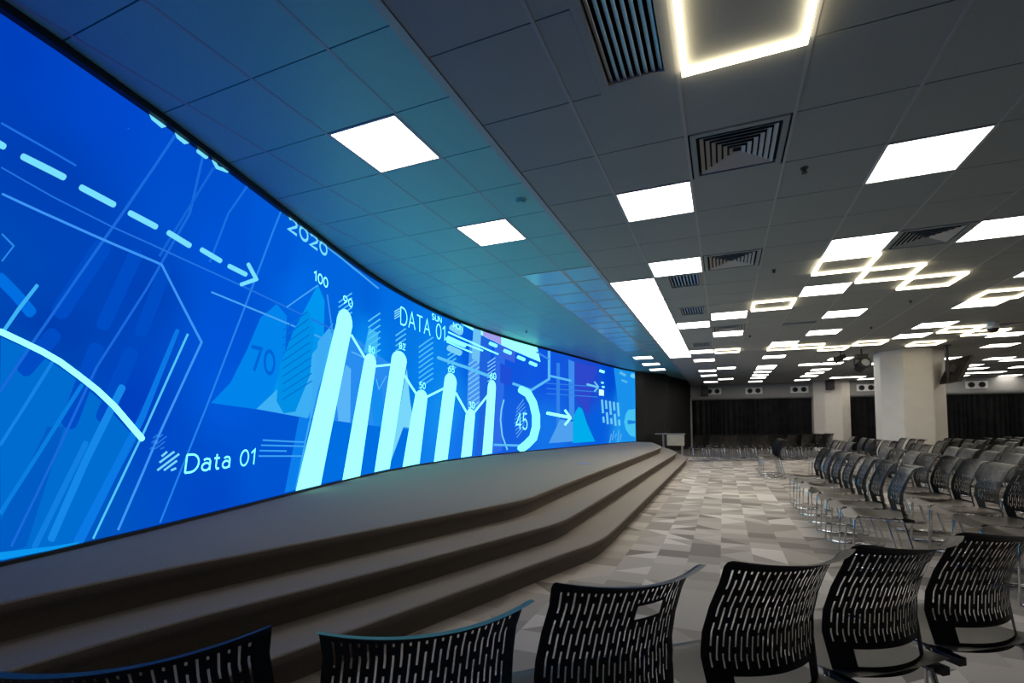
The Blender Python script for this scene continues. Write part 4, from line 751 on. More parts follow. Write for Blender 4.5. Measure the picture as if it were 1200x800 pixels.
# background image as a fine grid with interpolated colours
gs = []
for a, b in zip(KN[:-1], KN[1:]):
    gs += [a + (b - a) * t / 4 for t in range(4)]
gs.append(KN[-1]); NZ = 16
BDL = [(s, z, lin((r, g, b))) for s, z, r, g, b in BACKDROP]
def backdrop(s, z):
    ws = 0; c = [0, 0, 0]
    for a, b, cc in BDL:
        k = 1 / (((s - a) * 1.0) ** 2 + (z - b) ** 2 + 0.02) ** 1.6
        ws += k
        for i in range(3): c[i] += k * cc[i]
    return tuple(v / ws for v in c)
grid = [[bm.verts.new((s, Z0 + (Z1 - Z0) * j / NZ, 0)) for j in range(NZ + 1)] for s in gs]
gridcol = {}
for i, s in enumerate(gs):
    for j in range(NZ + 1): gridcol[grid[i][j]] = backdrop(s, Z0 + (Z1 - Z0) * j / NZ)
for i in range(len(gs) - 1):
    for j in range(NZ):
        f = bm.faces.new((grid[i][j], grid[i + 1][j], grid[i + 1][j + 1], grid[i][j + 1])); f.material_index = 30000
bm.verts.index_update()
cl = bm.loops.layers.float_color.new('Picture')
for f in bm.faces:
    if f.material_index == 30000:
        for l in f.loops: l[cl] = (*gridcol[l.vert], 1)
    else:
        for l in f.loops: l[cl] = (*pal[f.material_index], 1)
    f.material_index = 0
    f.normal_update()
    if f.normal.z < 0: f.normal_flip()
for v in bm.verts:
    p = on_curve(v.co.x, v.co.z); v.co = IW @ Vector((p.x, p.y, v.co.y))
for f in bm.faces: f.normal_update()
m = bpy.data.materials.new('video_picture'); m.use_nodes = True
nt = m.node_tree; nt.nodes.clear()
o_ = nt.nodes.new('ShaderNodeOutputMaterial'); em = nt.nodes.new('ShaderNodeEmission'); at = nt.nodes.new('ShaderNodeAttribute'); at.attribute_name = 'Picture'
em.inputs[1].default_value = SCREEN_E
nt.links.new(at.outputs['Color'], em.inputs[0]); nt.links.new(em.outputs[0], o_.inputs[0])
mesh_obj('display', bm, [m], wallt)
def curve_box(bm, z0, z1, o0, o1):
    rows = []
    for s in gs[::2]:
        a, b = on_curve(s, o0), on_curve(s, o1)
        rows.append([bm.verts.new(IW @ Vector((a.x, a.y, z0))), bm.verts.new(IW @ Vector((b.x, b.y, z0))), bm.verts.new(IW @ Vector((b.x, b.y, z1))), bm.verts.new(IW @ Vector((a.x, a.y, z1)))])
    for A, B in zip(rows[:-1], rows[1:]):
        for k in range(4): bm.faces.new((A[k], A[(k + 1) % 4], B[(k + 1) % 4], B[k]))
    bm.faces.new(rows[0]); bm.faces.new(rows[-1][::-1])
bm = bmesh.new()
curve_box(bm, 3.27, 3.318, -0.05, 0.045); curve_box(bm, 0.511, 0.532, -0.05, 0.032)
mesh_obj('bezel', bm, 'bezel', wallt)

# ---------------------------------------------------------------- ceiling lights
def make_panel(lab, w=0.6, d=0.592, lit=True, name='ceiling_light'):
    t = thing(name, lab, 'ceiling light')
    bm = bmesh.new()
    f = 0.018
    box(bm, -w / 2 + .004, w / 2 - .004, -d / 2 + .004, -d / 2 + f, -0.004, 0.02); box(bm, -w / 2 + .004, w / 2 - .004, d / 2 - f, d / 2 - .004, -0.004, 0.02)
    box(bm, -w / 2 + .004, -w / 2 + f, -d / 2 + f, d / 2 - f, -0.004, 0.02); box(bm, w / 2 - f, w / 2 - .004, -d / 2 + f, d / 2 - f, -0.004, 0.02)
    mesh_obj('frame', bm, 'fixture', t)
    bm = bmesh.new(); box(bm, -w / 2 + f, w / 2 - f, -d / 2 + f, d / 2 - f, -0.001, 0.012)
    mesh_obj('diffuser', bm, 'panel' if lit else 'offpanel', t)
    return t
def center(u, v, z=ZC):
    x0, x1, y0, y1 = cell(u, v); return ((x0 + x1) / 2, (y0 + y1) / 2, z)
proto = None
cols = {}
for u, v in PANELS: cols.setdefault(u, []).append(v)
for u in sorted(cols):
    vs = sorted(cols[u])
    for k, v in enumerate(vs):
        lab = 'lit square ceiling panel, %s in the %s tile column from the stage side' % (ORD[k], NTH[u]) if len(vs) > 1 else 'the lit square ceiling panel in the %s tile column from the stage-side edge' % NTH[u]
        g = 'lit ceiling panels over the chairs'
        if proto is None: proto = make_panel(lab); proto['group'] = g; proto.location = center(u, v)
        else: dup(proto, center(u, v), 0, lab, g)
for k, (u, v) in enumerate(STRIP):
    p = dup(proto, center(u, v), 0, 'lit panel in the long bright strip along the ceiling edge, %s of it' % ORD[k], 'panels of the bright strip')
for k, (i, j) in enumerate(sorted(SPANEL, key=lambda a: a[1])):
    x0, x1, y0, y1 = scell(i, j)
    dup(proto, ((x0 + x1) / 2, (y0 + y1) / 2, ZS), 0, 'lit square panel in the raised blue-lit ceiling over the stage, %s' % ORD[k], 'lit panels over the stage')
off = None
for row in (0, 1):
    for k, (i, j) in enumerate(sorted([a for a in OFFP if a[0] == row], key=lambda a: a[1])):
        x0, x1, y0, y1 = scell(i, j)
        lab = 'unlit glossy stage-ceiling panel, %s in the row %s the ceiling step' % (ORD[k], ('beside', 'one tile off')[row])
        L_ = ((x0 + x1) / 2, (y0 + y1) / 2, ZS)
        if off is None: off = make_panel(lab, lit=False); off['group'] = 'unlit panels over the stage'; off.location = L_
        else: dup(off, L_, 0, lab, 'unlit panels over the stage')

def make_ring(lab):
    t = thing('ring_light', lab, 'ring light')
    a, w = 0.292, 0.03
    bm = bmesh.new()
    for x0, x1, y0, y1 in ((-a, a, -a, -a + w), (-a, a, a - w, a), (-a, -a + w, -a + w, a - w), (a - w, a, -a + w, a - w)):
        box(bm, x0, x1, y0, y1, -0.034, -0.008)
    mesh_obj('light_strip', bm, 'ring', t)
    bm = bmesh.new()
    for x, y in ((-a + w / 2, -a + w / 2), (a - w / 2, -a + w / 2), (-a + w / 2, a - w / 2), (a - w / 2, a - w / 2)):
        disc(bm, (x, y, -0.004), 0.006, 0.008, 8)
    mesh_obj('hanger', bm, 'fixture', t)
    return t
RL = {(2, 0): 'large glowing square ring light at the top of the ceiling beside the long grille',
      (3, 10): 'glowing square ring light standing alone diagonally past a lit panel, mid ceiling',
      (4, 7): 'glowing ring light first of the diagonal trio, touching a lit panel',
      (5, 8): 'glowing ring light in the middle of the diagonal trio',
      (6, 9): 'glowing ring light last of the diagonal trio, nearest the right side',
      (8, 11): 'glowing ring light touching the lit panel at right above the column',
      (9, 10): 'glowing ring light at the right edge of the picture',
      (2, 18): 'far warm ring light touching a lit panel, left of the middle aisle line',
      (4, 18): 'first ring light of the far zigzag chain, at its left end',
      (5, 18): 'second ring light of the far zigzag chain',
      (6, 19): 'third ring light of the far zigzag chain',
      (7, 18): 'fourth ring light of the far zigzag chain, left of the big column',
      (9, 19): 'ring light directly above the front face of the big column',
      (9, 16): 'ring light of the right far pair, the one nearer the column',
      (10, 17): 'ring light of the right far pair, below the dome camera'}
rproto = None
for u, v in RINGS:
    if rproto is None: rproto = make_ring(RL[(u, v)]); rproto['group'] = 'warm ring lights'; rproto.location = center(u, v)
    else: dup(rproto, center(u, v), 0, RL[(u, v)], 'warm ring lights')

# ---------------------------------------------------------------- vents
def make_sqvent(lab):
    t = thing('ceiling_diffuser', lab, 'air vent')
    bm = bmesh.new(); w = 0.292; f = 0.035
    box(bm, -w, w, -w, -w + f, -0.006, 0.02); box(bm, -w, w, w - f, w, -0.006, 0.02)
    box(bm, -w, -w + f, -w + f, w - f, -0.006, 0.02); box(bm, w - f, w, -w + f, w - f, -0.006, 0.02)
    mesh_obj('frame', bm, 'tile', t)
    bm = bmesh.new(); box(bm, -w + f, w - f, -w + f, w - f, 0.02, 0.026); mesh_obj('backing', bm, 'dark', t)
    for k in range(6):
        a = 0.235 - k * 0.037; bm = bmesh.new()
        out_, inn = a, a - 0.024
        for R_ in range(4):
            Rm = Matrix.Rotation(R_ * math.pi / 2, 3, 'Z')
            q = [Rm @ Vector(p) for p in ((-out_, -out_, -0.006), (out_, -out_, -0.006), (inn, -inn, 0.006), (-inn, -inn, 0.006))]
            q2 = [p + Vector((0, 0, 0.003)) for p in q]
            A = [bm.verts.new(p) for p in q]; B = [bm.verts.new(p) for p in q2]
            bm.faces.new(A); bm.faces.new(B[::-1])
            for e in range(4): bm.faces.new((A[e], A[(e + 1) % 4], B[(e + 1) % 4], B[e]))
        mesh_obj('louver', bm, 'louver', t)
    return t
SL = {(2, 2): 'large square air diffuser with nested square louvers right of the first lit panel',
      (2, 6): 'square air diffuser in line beyond the first one, beside the sprinkler',
      (5, 6): 'square air diffuser squeezed between two lit panels above the ring-light trio',
      (2, 13): 'thin-looking far square diffuser between two lit panels of one tile column',
      (10, 16): 'dark square diffuser by the dome camera at right',
      (6, 4): 'dark square diffuser cut by the right picture edge above a lit panel'}
sp_ = None
for u, v in SQV:
    if sp_ is None: sp_ = make_sqvent(SL[(u, v)]); sp_['group'] = 'square air diffusers'; sp_.location = center(u, v)
    else: dup(sp_, center(u, v), 0, SL[(u, v)], 'square air diffusers')
def make_linvent(name, lab, w, d, n, fl=0.03):
    t = thing(name, lab, 'air grille')
    bm = bmesh.new()
    box(bm, -w / 2, w / 2, -d / 2, -d / 2 + fl, -0.008, 0.02); box(bm, -w / 2, w / 2, d / 2 - fl, d / 2, -0.008, 0.02)
    box(bm, -w / 2, -w / 2 + fl, -d / 2 + fl, d / 2 - fl, -0.008, 0.02); box(bm, w / 2 - fl, w / 2, -d / 2 + fl, d / 2 - fl, -0.008, 0.02)
    mesh_obj('frame', bm, 'tile', t)
    bm = bmesh.new(); box(bm, -w / 2 + fl, w / 2 - fl, -d / 2 + fl, d / 2 - fl, 0.03, 0.036); mesh_obj('backing', bm, 'dark', t)
    wi = w - 2 * fl
    for k in range(n):
        x = -wi / 2 + wi * (k + 0.5) / n
        bm = bmesh.new(); h = wi / n * 0.5
        R_ = Matrix.Translation((x, 0, 0.010)) @ Matrix.Rotation(math.radians(35), 4, 'Y')
        box(bm, -h * 0.62, h * 0.62, -d / 2 + fl, d / 2 - fl, -0.002, 0.002, M=R_)
        mesh_obj('slat', bm, 'louver', t)
    return t
g1 = make_linvent('air_grille', 'long slatted air return grille at the top beside the large ring light', 0.405, 1.19, 8, 0.052)
g1.location = (-0.40, VY[5] + 0.6, ZC); g1['group'] = 'slatted grilles'
bm = bmesh.new()   # filler tile left of the long grille
for v in (-1, 0): box(bm, UX[1] + .004, -0.606, VY[v + 6] + .004, VY[v + 7] - .004, ZC, ZC + .012)
struct('ceiling_filler', bm, ['tile'])
lv = None
for k, (u, v) in enumerate(LINV):
    x0, x1, y0, y1 = cell(u, v)
    lab = 'small slatted grille right of the bright strip, %s' % ORD[k]
    L_ = ((x0 + x1) / 2 + 0.05, (y0 + y1) / 2, ZC)
    if lv is None: lv = make_linvent('air_grille', lab, 0.40, 0.56, 9, 0.02); lv.location = L_; lv['group'] = 'slatted grilles'
    else: dup(lv, L_, 0, lab, 'slatted grilles')
bm = bmesh.new()
for u, v in LINV:
    x0, x1, y0, y1 = cell(u, v); xc = (x0 + x1) / 2 + 0.05
    box(bm, x0 + .004, xc - 0.201, y0 + .004, y1 - .004, ZC, ZC + .012); box(bm, xc + 0.201, x1 - .004, y0 + .004, y1 - .004, ZC, ZC + .012)
for u, v in SLOT:
    x0, x1, y0, y1 = cell(u, v)
    box(bm, x0 + .004, x1 - .004, y0 + .004, y0 + .20, ZC, ZC + .012); box(bm, x0 + .004, x1 - .004, y0 + .40, y1 - .004, ZC, ZC + .012)
struct('ceiling_filler_far', bm, ['tile'])
t = thing('slot_diffuser', 'dark narrow slot vent in the ceiling left of the fifth lit column', 'air vent', (0, 0, 0))
x0, x1, y0, y1 = cell(4, 13)
t.location = ((x0 + x1) / 2, y0 + 0.3, ZC)
bm = bmesh.new(); box(bm, -0.29, 0.29, -0.095, 0.095, 0.012, 0.018); mesh_obj('backing', bm, 'dark', t)
bm = bmesh.new(); box(bm, -0.28, 0.28, -0.006, 0.006, -0.01, 0.012); mesh_obj('blade', bm, 'louver', t)

# ---------------------------------------------------------------- sprinklers, detector, dome camera
def make_sprinkler(lab):
    t = thing('sprinkler_head', lab, 'sprinkler')
    bm = bmesh.new(); disc(bm, (0, 0, -0.003), 0.026, 0.006, 20); mesh_obj('escutcheon', bm, 'metal', t)
    bm = bmesh.new(); disc(bm, (0, 0, -0.02), 0.009, 0.028, 12); disc(bm, (0, 0, -0.036), 0.02, 0.003, 16)
    tube(bm, [(0.009, 0, -0.014), (0.013, 0, -0.026), (0.004, 0, -0.036)], 0.003, 6); tube(bm, [(-0.009, 0, -0.014), (-0.013, 0, -0.026), (-0.004, 0, -0.036)], 0.003, 6)
    mesh_obj('deflector', bm, 'metal', t)
    return t
spr = [((0.59, 3.93, ZC), 'small dark sprinkler head right of the nearest square diffuser'), ((0.61, 6.44, ZC), 'small dark sprinkler head right of the second square diffuser'),
       ((2.69, 8.88, ZC), 'small dark sprinkler head beyond the ring-light trio'), ((2.70, 11.03, ZC), 'small dark sprinkler head above the far zigzag of ring lights'),
       ((0.56, 11.09, ZC), 'small dark sprinkler head right of the far pair of panels'), ((3.75, 5.9, ZC), 'small dark sprinkler head near the right picture edge'), ((-4.1, 9.95, ZS), 'small dark sprinkler head in the blue-lit ceiling above the video wall')]
s0 = make_sprinkler(spr[0][1]); s0.location = spr[0][0]; s0['group'] = 'sprinkler heads'
for L_, lab in spr[1:]: dup(s0, L_, 0, lab, 'sprinkler heads')
t = thing('smoke_detector', 'round pale detector disc in the raised stage ceiling by the edge', 'detector', (-1.73, 4.07, ZS))
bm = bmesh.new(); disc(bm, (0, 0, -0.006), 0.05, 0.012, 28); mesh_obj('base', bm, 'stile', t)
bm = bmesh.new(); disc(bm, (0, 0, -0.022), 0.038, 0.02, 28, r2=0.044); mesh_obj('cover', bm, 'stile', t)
t = thing('dome_camera', 'white dome camera with a dark lens bubble hanging from the right ceiling', 'camera', (4.66, 11.35, ZC))
bm = bmesh.new(); disc(bm, (0, 0, -0.03), 0.085, 0.06, 24); disc(bm, (0, 0, -0.09), 0.10, 0.07, 24, r2=0.085); mesh_obj('housing', bm, 'white', t, True)
bm = bmesh.new(); bmesh.ops.create_uvsphere(bm, u_segments=20, v_segments=12, radius=0.085)
for v in bm.verts: v.co.z = v.co.z * 0.9 - 0.125
mesh_obj('lens_bubble', bm, 'domeg', t, True)

# ---------------------------------------------------------------- back wall: nozzle boxes, speakers, curtains
def make_nozzle(lab):
    t = thing('nozzle_diffuser_box', lab, 'air outlet')
    bm = bmesh.new(); box(bm, -0.36, 0.36, -0.05, 0.0, -0.15, 0.15)
    bmesh.ops.bevel(bm, geom=bm.edges[:], offset=0.012, segments=2, affect='EDGES'); mesh_obj('housing', bm, 'white', t)
    for x in (-0.17, 0.17):
        bm = bmesh.new(); disc(bm, (x, -0.065, 0), 0.115, 0.03, 28, 'y', r2=0.10); nz = mesh_obj('nozzle', bm, 'metal', t)
        bm = bmesh.new(); disc(bm, (x, -0.083, 0), 0.075, 0.01, 24, 'y'); disc(bm, (x, -0.09, 0), 0.03, 0.02, 16, 'y'); c = mesh_obj('nozzle_core', bm, 'dark', nz)
    return t
nzx = [(-0.42, 'half hidden by a black speaker'), (1.36, 'in the middle of the left bulkhead'), (3.24, 'left of the farther column'), (5.80, 'between the two columns'), (9.56, 'right of the big column')]
npr = None
for x, w_ in nzx:
    lab = 'white wall box with two round black air nozzles, ' + w_
    if npr is None: npr = make_nozzle(lab); npr.location = (x, YB - 0.001, 2.78); npr['group'] = 'twin nozzle boxes'
    else: dup(npr, (x, YB - 0.001, 2.76), 0, lab, 'twin nozzle boxes')
def make_speaker(lab, loc_, rz=0, w=0.30, h=0.45):
    t = thing('wall_speaker', lab, 'speaker', loc_, rz)
    bm = bmesh.new(); box(bm, -w / 2, w / 2, -0.34, -0.06, -h / 2, h / 2)
    bmesh.ops.bevel(bm, geom=bm.edges[:], offset=0.02, segments=2, affect='EDGES'); mesh_obj('cabinet', bm, 'black', t)
    bm = bmesh.new(); box(bm, -w / 2 + .02, w / 2 - .02, -0.352, -0.341, -h / 2 + .02, h / 2 - .02); mesh_obj('grille', bm, 'bezel', t)
    bm = bmesh.new(); box(bm, -0.04, 0.04, -0.065, 0.0, -0.08, 0.08); mesh_obj('bracket', bm, 'metal', t)
    return t
make_speaker('black speaker mounted on the bulkhead at the far left, beside a nozzle box', (-0.80, YB, 2.78))
make_speaker('black speaker mounted high on the farther column', (4.31, 24.2, 2.88))

def curtain(x0, x1, lab):
    bm = bmesh.new(); n = int((x1 - x0) / 0.03); A = []
    random.seed(int(x0 * 10) + 5)
    ph = 0
    for i in range(n + 1):
        x = x0 + (x1 - x0) * i / n; ph += 0.03 / (0.14 + 0.05 * math.sin(i * 0.13)) * 2 * math.pi / 1.0 * 0.7
        y = YB + 0.30 + 0.055 * math.sin(ph) + 0.015 * math.sin(ph * 0.37)
        A.append((bm.verts.new((x, y, 0.02)), bm.verts.new((x, y, 2.368))))
    for a, b in zip(A[:-1], A[1:]): bm.faces.new((a[0], b[0], b[1], a[1]))
    bmesh.ops.solidify(bm, geom=bm.faces[:], thickness=0.006)
    tag(mesh_obj('curtain', bm, 'curtain', None, True), lab, 'curtain', 'black curtains')
curtain(-1.35, 3.72, 'floor-length black pleated curtain under the left bulkhead')
curtain(5.2, XR - 0.1, 'floor-length black pleated curtain behind and right of the big column')

# desk behind the stage end
t = thing('side_desk', 'pale desk with dark top beyond the far end of the stage', 'desk', (-1.93, 19.85, 0))
bm = bmesh.new(); box(bm, -0.62, 0.52, -0.25, 0.25, 0.795, 0.83); bmesh.ops.bevel(bm, geom=bm.edges[:], offset=0.006, segments=1, affect='EDGES'); mesh_obj('desk_top', bm, 'desktop', t)
bm = bmesh.new(); box(bm, -0.16, 0.5, -0.22, -0.195, 0.36, 0.79); mesh_obj('modesty_panel', bm, 'desk', t)
for x in (-0.30, 0.40):
    bm = bmesh.new(); box(bm, x - 0.03, x + 0.03, -0.2, 0.2, 0.02, 0.795); box(bm, x - 0.035, x + 0.035, -0.24, 0.24, 0.0, 0.025); mesh_obj('leg', bm, 'desktop', t)

# spotlight hung left of the big column
t = thing('moving_head_spotlight', 'black moving-head spotlight hanging from the ceiling left of the big column', 'spotlight', (3.25, 14.2, ZC))
bm = bmesh.new(); disc(bm, (0, 0, -0.08), 0.02, 0.16, 12); box(bm, -0.12, 0.12, -0.09, 0.09, -0.24, -0.14); mesh_obj('base', bm, 'black', t)
bm = bmesh.new(); box(bm, -0.17, 0.17, -0.03, 0.03, -0.27, -0.24); box(bm, -0.17, -0.145, -0.04, 0.04, -0.46, -0.24); box(bm, 0.145, 0.17, -0.04, 0.04, -0.46, -0.24); mesh_obj('yoke', bm, 'black', t)
R_ = Matrix.Translation((0, 0, -0.42)) @ Matrix.Rotation(math.radians(-20), 4, 'X') @ Matrix.Rotation(math.radians(15), 4, 'Z')
bm = bmesh.new(); disc(bm, (0, 0, 0), 0.13, 0.26, 24, 'y', r2=0.10); disc(bm, (0, -0.15, 0), 0.14, 0.05, 24, 'y')
for v in bm.verts: v.co = R_ @ v.co
hd = mesh_obj('head', bm, 'black', t)
bm = bmesh.new(); disc(bm, (0, -0.178, 0), 0.095, 0.012, 24, 'y')
for v in bm.verts: v.co = R_ @ v.co
mesh_obj('lens', bm, 'lens', hd)
t = thing('track_spotlight', 'smaller black spotlight on the ceiling just left of the moving-head one', 'spotlight', (2.86, 14.5, ZC))
bm = bmesh.new(); disc(bm, (0, 0, -0.06), 0.012, 0.12, 10); mesh_obj('stem', bm, 'black', t)
bm = bmesh.new(); disc(bm, (0, 0, 0), 0.075, 0.24, 20, 'x', r2=0.055); disc(bm, (-0.13, 0, 0), 0.085, 0.03, 20, 'x')
R_ = Matrix.Translation((0, 0, -0.17)) @ Matrix.Rotation(math.radians(-25), 4, 'Y')
for v in bm.verts: v.co = R_ @ v.co
mesh_obj('can', bm, 'black', t)
# monitor on a pole right of the column
t = thing('hanging_monitor', 'dark flat monitor tilted on a ceiling pole right of the big column', 'monitor', (5.0, 14.3, ZC))
bm = bmesh.new(); tube(bm, [(0, 0, 0), (0, 0, -0.9)], 0.028, 12); disc(bm, (0, 0, -0.01), 0.08, 0.02, 20); mesh_obj('pole', bm, 'black', t)
R_ = Matrix.Translation((0.20, 0.15, -0.60)) @ Matrix.Rotation(math.radians(95), 4, 'Z') @ Matrix.Rotation(math.radians(25), 4, 'X')
bm = bmesh.new(); box(bm, -0.45, 0.45, -0.03, 0.03, -0.33, 0.33, M=R_); bmesh.ops.bevel(bm, geom=bm.edges[:], offset=0.008, segments=1, affect='EDGES'); mesh_obj('casing', bm, 'tvback', t)
bm = bmesh.new(); box(bm, -0.435, 0.435, -0.036, -0.030, -0.315, 0.315, M=R_); mesh_obj('screen', bm, 'bezel', t)
bm = bmesh.new(); box(bm, -0.08, 0.08, 0.03, 0.16, -0.1, 0.1, M=R_); mesh_obj('bracket', bm, 'metal', t)

# ---------------------------------------------------------------- chairs
def make_chair(label, group, hole=None):
    t = thing('stacking_chair', label, 'chair', group=group)
    # back shell with slots
    def yc(z):
        K = [(0.44, -0.205), (0.50, -0.192), (0.57, -0.178), (0.64, -0.182), (0.72, -0.208), (0.80, -0.246), (0.845, -0.272), (0.860, -0.290), (0.868, -0.310), (0.872, -0.332), (0.870, -0.345)]
        for (a, b), (c, d) in zip(K[:-1], K[1:]):
            if z <= c or c == 0.870: return b + (d - b) * (z - a) / (c - a)
        return K[-1][1]
    def hw(z): return 0.188 - 0.018 * max(0, (z - 0.60) / 0.27) - 0.012 * max(0, (0.56 - z) / 0.12)
    SX_ = [-1.0, -0.95, -0.90]
    pc = 0.90 * 2 / 24
    for k in range(24): SX_ += [-0.90 + pc * k + pc * 0.27, -0.90 + pc * (k + 1)]
    SX_ += [0.95, 1.0]; NX = len(SX_) - 1
    zs = [0.44 + i * 0.0100 for i in range(40)] + [0.838, 0.846, 0.853, 0.859, 0.863, 0.866, 0.868, 0.870, 0.872]
    bm = bmesh.new(); rows = []
    for z in zs:
        r = []
        for i in range(NX + 1):
            s = SX_[i]
            fl = 0.012 * max(0, (z - 0.80) / 0.068)
            x = s * (hw(z) + fl)
            y = yc(z) + 0.062 * s * s
            lift = 0.010 * max(0, (z - 0.8) / 0.068) * s * s
            r.append(bm.verts.new((x, y, z + lift)))
        rows.append(r)
    def solid(i, j):
        z = (zs[j] + zs[j + 1]) / 2; s = abs((SX_[i] + SX_[i + 1]) / 2)
        if 0.470 < z < 0.522 and s < 0.66: return False          # opening above the seat
        sg = (SX_[i] + SX_[i + 1]) / 2
        if hole and hole[0] < sg < hole[1] and hole[2] < z < hole[3]: return False
        if hole and hole[0] - .06 < sg < hole[1] + .06 and hole[2] - .01 < z < hole[3] + .01: return True
        if s > 0.90 or z > 0.838: return True
        if z < 0.545: return True
        if i % 2 == 1: return True
        k = (i // 2) % 2; row = int(round((z - 0.545) / 0.010))
        return (row + (5 if k else 0)) % 9 in (0, 1)
    for j in range(len(zs) - 1):
        for i in range(NX):
            if solid(i, j): bm.faces.new((rows[j][i], rows[j][i + 1], rows[j + 1][i + 1], rows[j + 1][i]))
    for v in [v for v in bm.verts if not v.link_faces]: bm.verts.remove(v)
    bmesh.ops.solidify(bm, geom=bm.faces[:], thickness=0.015)
    mesh_obj('backrest', bm, 'plastic', t)
    # seat
    bm = bmesh.new(); NX, NY = 18, 22; R0 = []
    for j in range(NY + 1):
        v = j / NY; y = 0.245 - v * 0.455
        zc = 0.455 - 0.030 * math.exp(-((y - 0.25) / 0.05) ** 2) - 0.016 * math.sin(max(0, min(1, (0.15 - y) / 0.33)) * math.pi) + 0.006 * v
        hwid = 0.210 - 0.03 * (max(0, (y - 0.16) / 0.085) ** 2) - 0.02 * v
        r = []
        for i in range(NX + 1):
            s = -1 + 2 * i / NX
            r.append(bm.verts.new((s * hwid, y, zc + 0.010 * s * s * (1 if y < 0.1 else max(0, 1 - (y - 0.1) / 0.1)) - 0.004)))
        R0.append(r)
    for j in range(NY):
        for i in range(NX): bm.faces.new((R0[j][i], R0[j][i + 1], R0[j + 1][i + 1], R0[j + 1][i]))
    bmesh.ops.solidify(bm, geom=bm.faces[:], thickness=-0.014)
    mesh_obj('seat', bm, 'seat', t, True)
    for sx in (-1, 1):
        bm = bmesh.new(); tube(bm, [(sx * 0.17, 0.15, 0.438), (sx * 0.195, 0.185, 0.43), (sx * 0.198, 0.195, 0.40), (sx * 0.208, 0.215, 0.03), (sx * 0.208, 0.205, 0.011)], 0.0075, 8); mesh_obj('leg', bm, 'chrome', t, True)
        bm = bmesh.new(); tube(bm, [(sx * 0.165, -0.10, 0.436), (sx * 0.19, -0.13, 0.428), (sx * 0.2, -0.14, 0.40), (sx * 0.208, -0.235, 0.03), (sx * 0.208, -0.225, 0.011)], 0.0075, 8); mesh_obj('leg', bm, 'chrome', t, True)
        bm = bmesh.new(); tube(bm, [(sx * 0.208, 0.205, 0.0085), (sx * 0.208, -0.225, 0.0085)], 0.0080, 8); mesh_obj('side_runner', bm, 'chrome', t, True)
    bm = bmesh.new()
    tube(bm, [(-0.17, 0.15, 0.430), (0.17, 0.15, 0.430)], 0.007, 8); tube(bm, [(-0.165, -0.10, 0.430), (0.165, -0.10, 0.430)], 0.007, 8)
    tube(bm, [(-0.15, 0.15, 0.428), (-0.15, -0.19, 0.428)], 0.007, 8); tube(bm, [(0.15, 0.15, 0.428), (0.15, -0.19, 0.428)], 0.007, 8)
    mesh_obj('seat_frame', bm, 'chrome', t, True)
    for sx in (-1, 1):
        bm = bmesh.new(); box(bm, sx * 0.165 - 0.014, sx * 0.165 + 0.014, -0.215, -0.13, 0.418, 0.444)
        mesh_obj('back_bracket', bm, 'plastic', t)
    for ch in t.children:
        for v in ch.data.vertices: v.co.x *= 1.09; v.co.z *= 0.963
    return t

CH = []   # (x, y, rz, label, group)
H90 = math.pi / 2
def face(dx, dy): return math.atan2(-dx, dy)
near = [(-0.80, 0.435, 44), (-0.452, 0.693, 43.6), (-0.176, 1.046, 42), (0.165, 1.335, 39.2), (0.480, 1.614, 38), (0.808, 1.895, 36)]
nl = ['black slotted-back chair in the front foreground row, cut by the lower left corner', 'foreground black chair in front of the bottom step, second from the left',
      'foreground black chair third from the left, a bright gap in its back', 'foreground black chair fourth from the left, before the open aisle floor',
      'foreground black chair fifth from the left, second from the right edge', 'foreground black chair at the right picture edge, chrome legs showing']
for (x, y, a), lab in zip(near, nl):
    a = math.radians(a); rz = a           # row runs along (cos a, sin a); chair faces (-sin a, cos a)
    x, y = x * 1.1025, y * 1.1025
    CH.append((x - math.sin(a) * 0.270, y + math.cos(a) * 0.270, rz, lab, 'foreground chairs seen from behind'))
def row(xc, ys, dx, nm, grp, dr=0.0):
    for k, y in enumerate(ys):
        CH.append(((xc + dx * (y - ys[0])) * 1.044 - 0.31, y * 1.044 + 0.205, H90 + dr + random.uniform(-.03, .03), 'black chair, %s of the %s' % (ORD[k], nm), grp))
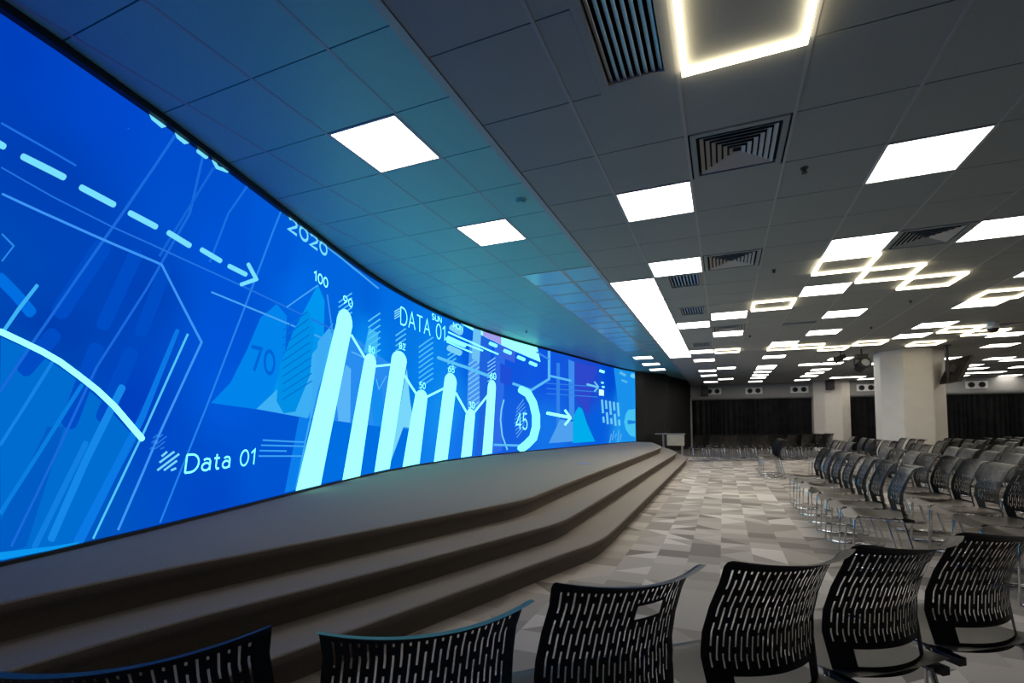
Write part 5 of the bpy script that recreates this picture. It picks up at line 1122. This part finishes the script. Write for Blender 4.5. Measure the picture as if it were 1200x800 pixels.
row(1.45, [4.55, 5.02, 5.50, 5.98, 6.46, 6.96, 7.46], -0.03, 'seven in the row along the aisle', 'first aisle row', -0.04)
row(1.24, [11.3, 11.8, 12.3], 0.0, 'three apart beyond the aisle row', 'far aisle chairs', 0.05)
row(2.20, [4.02, 4.5, 4.96, 5.43, 5.9, 6.4, 6.9, 7.42, 7.92, 10.0, 10.5, 11.1, 11.6], 0.0, 'second row from the aisle', 'second row')
row(3.05, [5.75, 6.25, 6.75, 7.25, 7.8, 8.3, 9.3, 9.8, 10.9, 11.4, 12.0, 12.5, 13.2, 14.3], 0.01, 'third row from the aisle', 'third row')
row(3.95, [7.6, 8.1, 8.6, 9.2, 9.7, 10.2, 10.8, 11.3, 12.3, 12.8, 13.4], 0.0, 'fourth row from the aisle', 'fourth row')
row(4.85, [9.4, 9.9, 10.4, 11.0, 11.5, 12.1, 12.6, 13.1, 13.6], 0.0, 'fifth row from the aisle', 'fifth row')
row(5.75, [10.8, 11.4, 11.9, 12.4, 13.0, 13.5, 14.1], 0.0, 'sixth row from the aisle', 'sixth row')
row(6.7, [12.8, 13.3, 13.9, 14.4, 15.0, 15.5], 0.0, 'seventh row from the aisle', 'seventh row')
for r in range(3):
    for k in range(9):
        x = -0.8 + k * 0.47 + r * 0.25; y = 16.6 + r * 0.95 + k * 0.25
        CH.append((x, y, math.radians(28) + random.uniform(-.06, .06), 'black chair in the %s far row before the curtain, %s from its left end' % (('nearest', 'middle', 'farthest')[r], NTH[k]), 'far cross rows'))
chair = None
placed = []
for x, y, rz, lab, grp in CH:
    hk = {2: (0.10, 0.50, 0.745, 0.795), 4: (0.52, 0.82, 0.735, 0.795)}.get(len(placed))
    placed.append(1)
    if hk:
        o = make_chair(lab, grp, hk); o.location = (x, y, 0.0005); o.rotation_euler = (0, 0, rz)
    elif chair is None:
        chair = make_chair(lab, grp); chair.location = (x, y, 0.0005); chair.rotation_euler = (0, 0, rz)
    else: dup(chair, (x, y, 0.0005), rz, lab, grp)
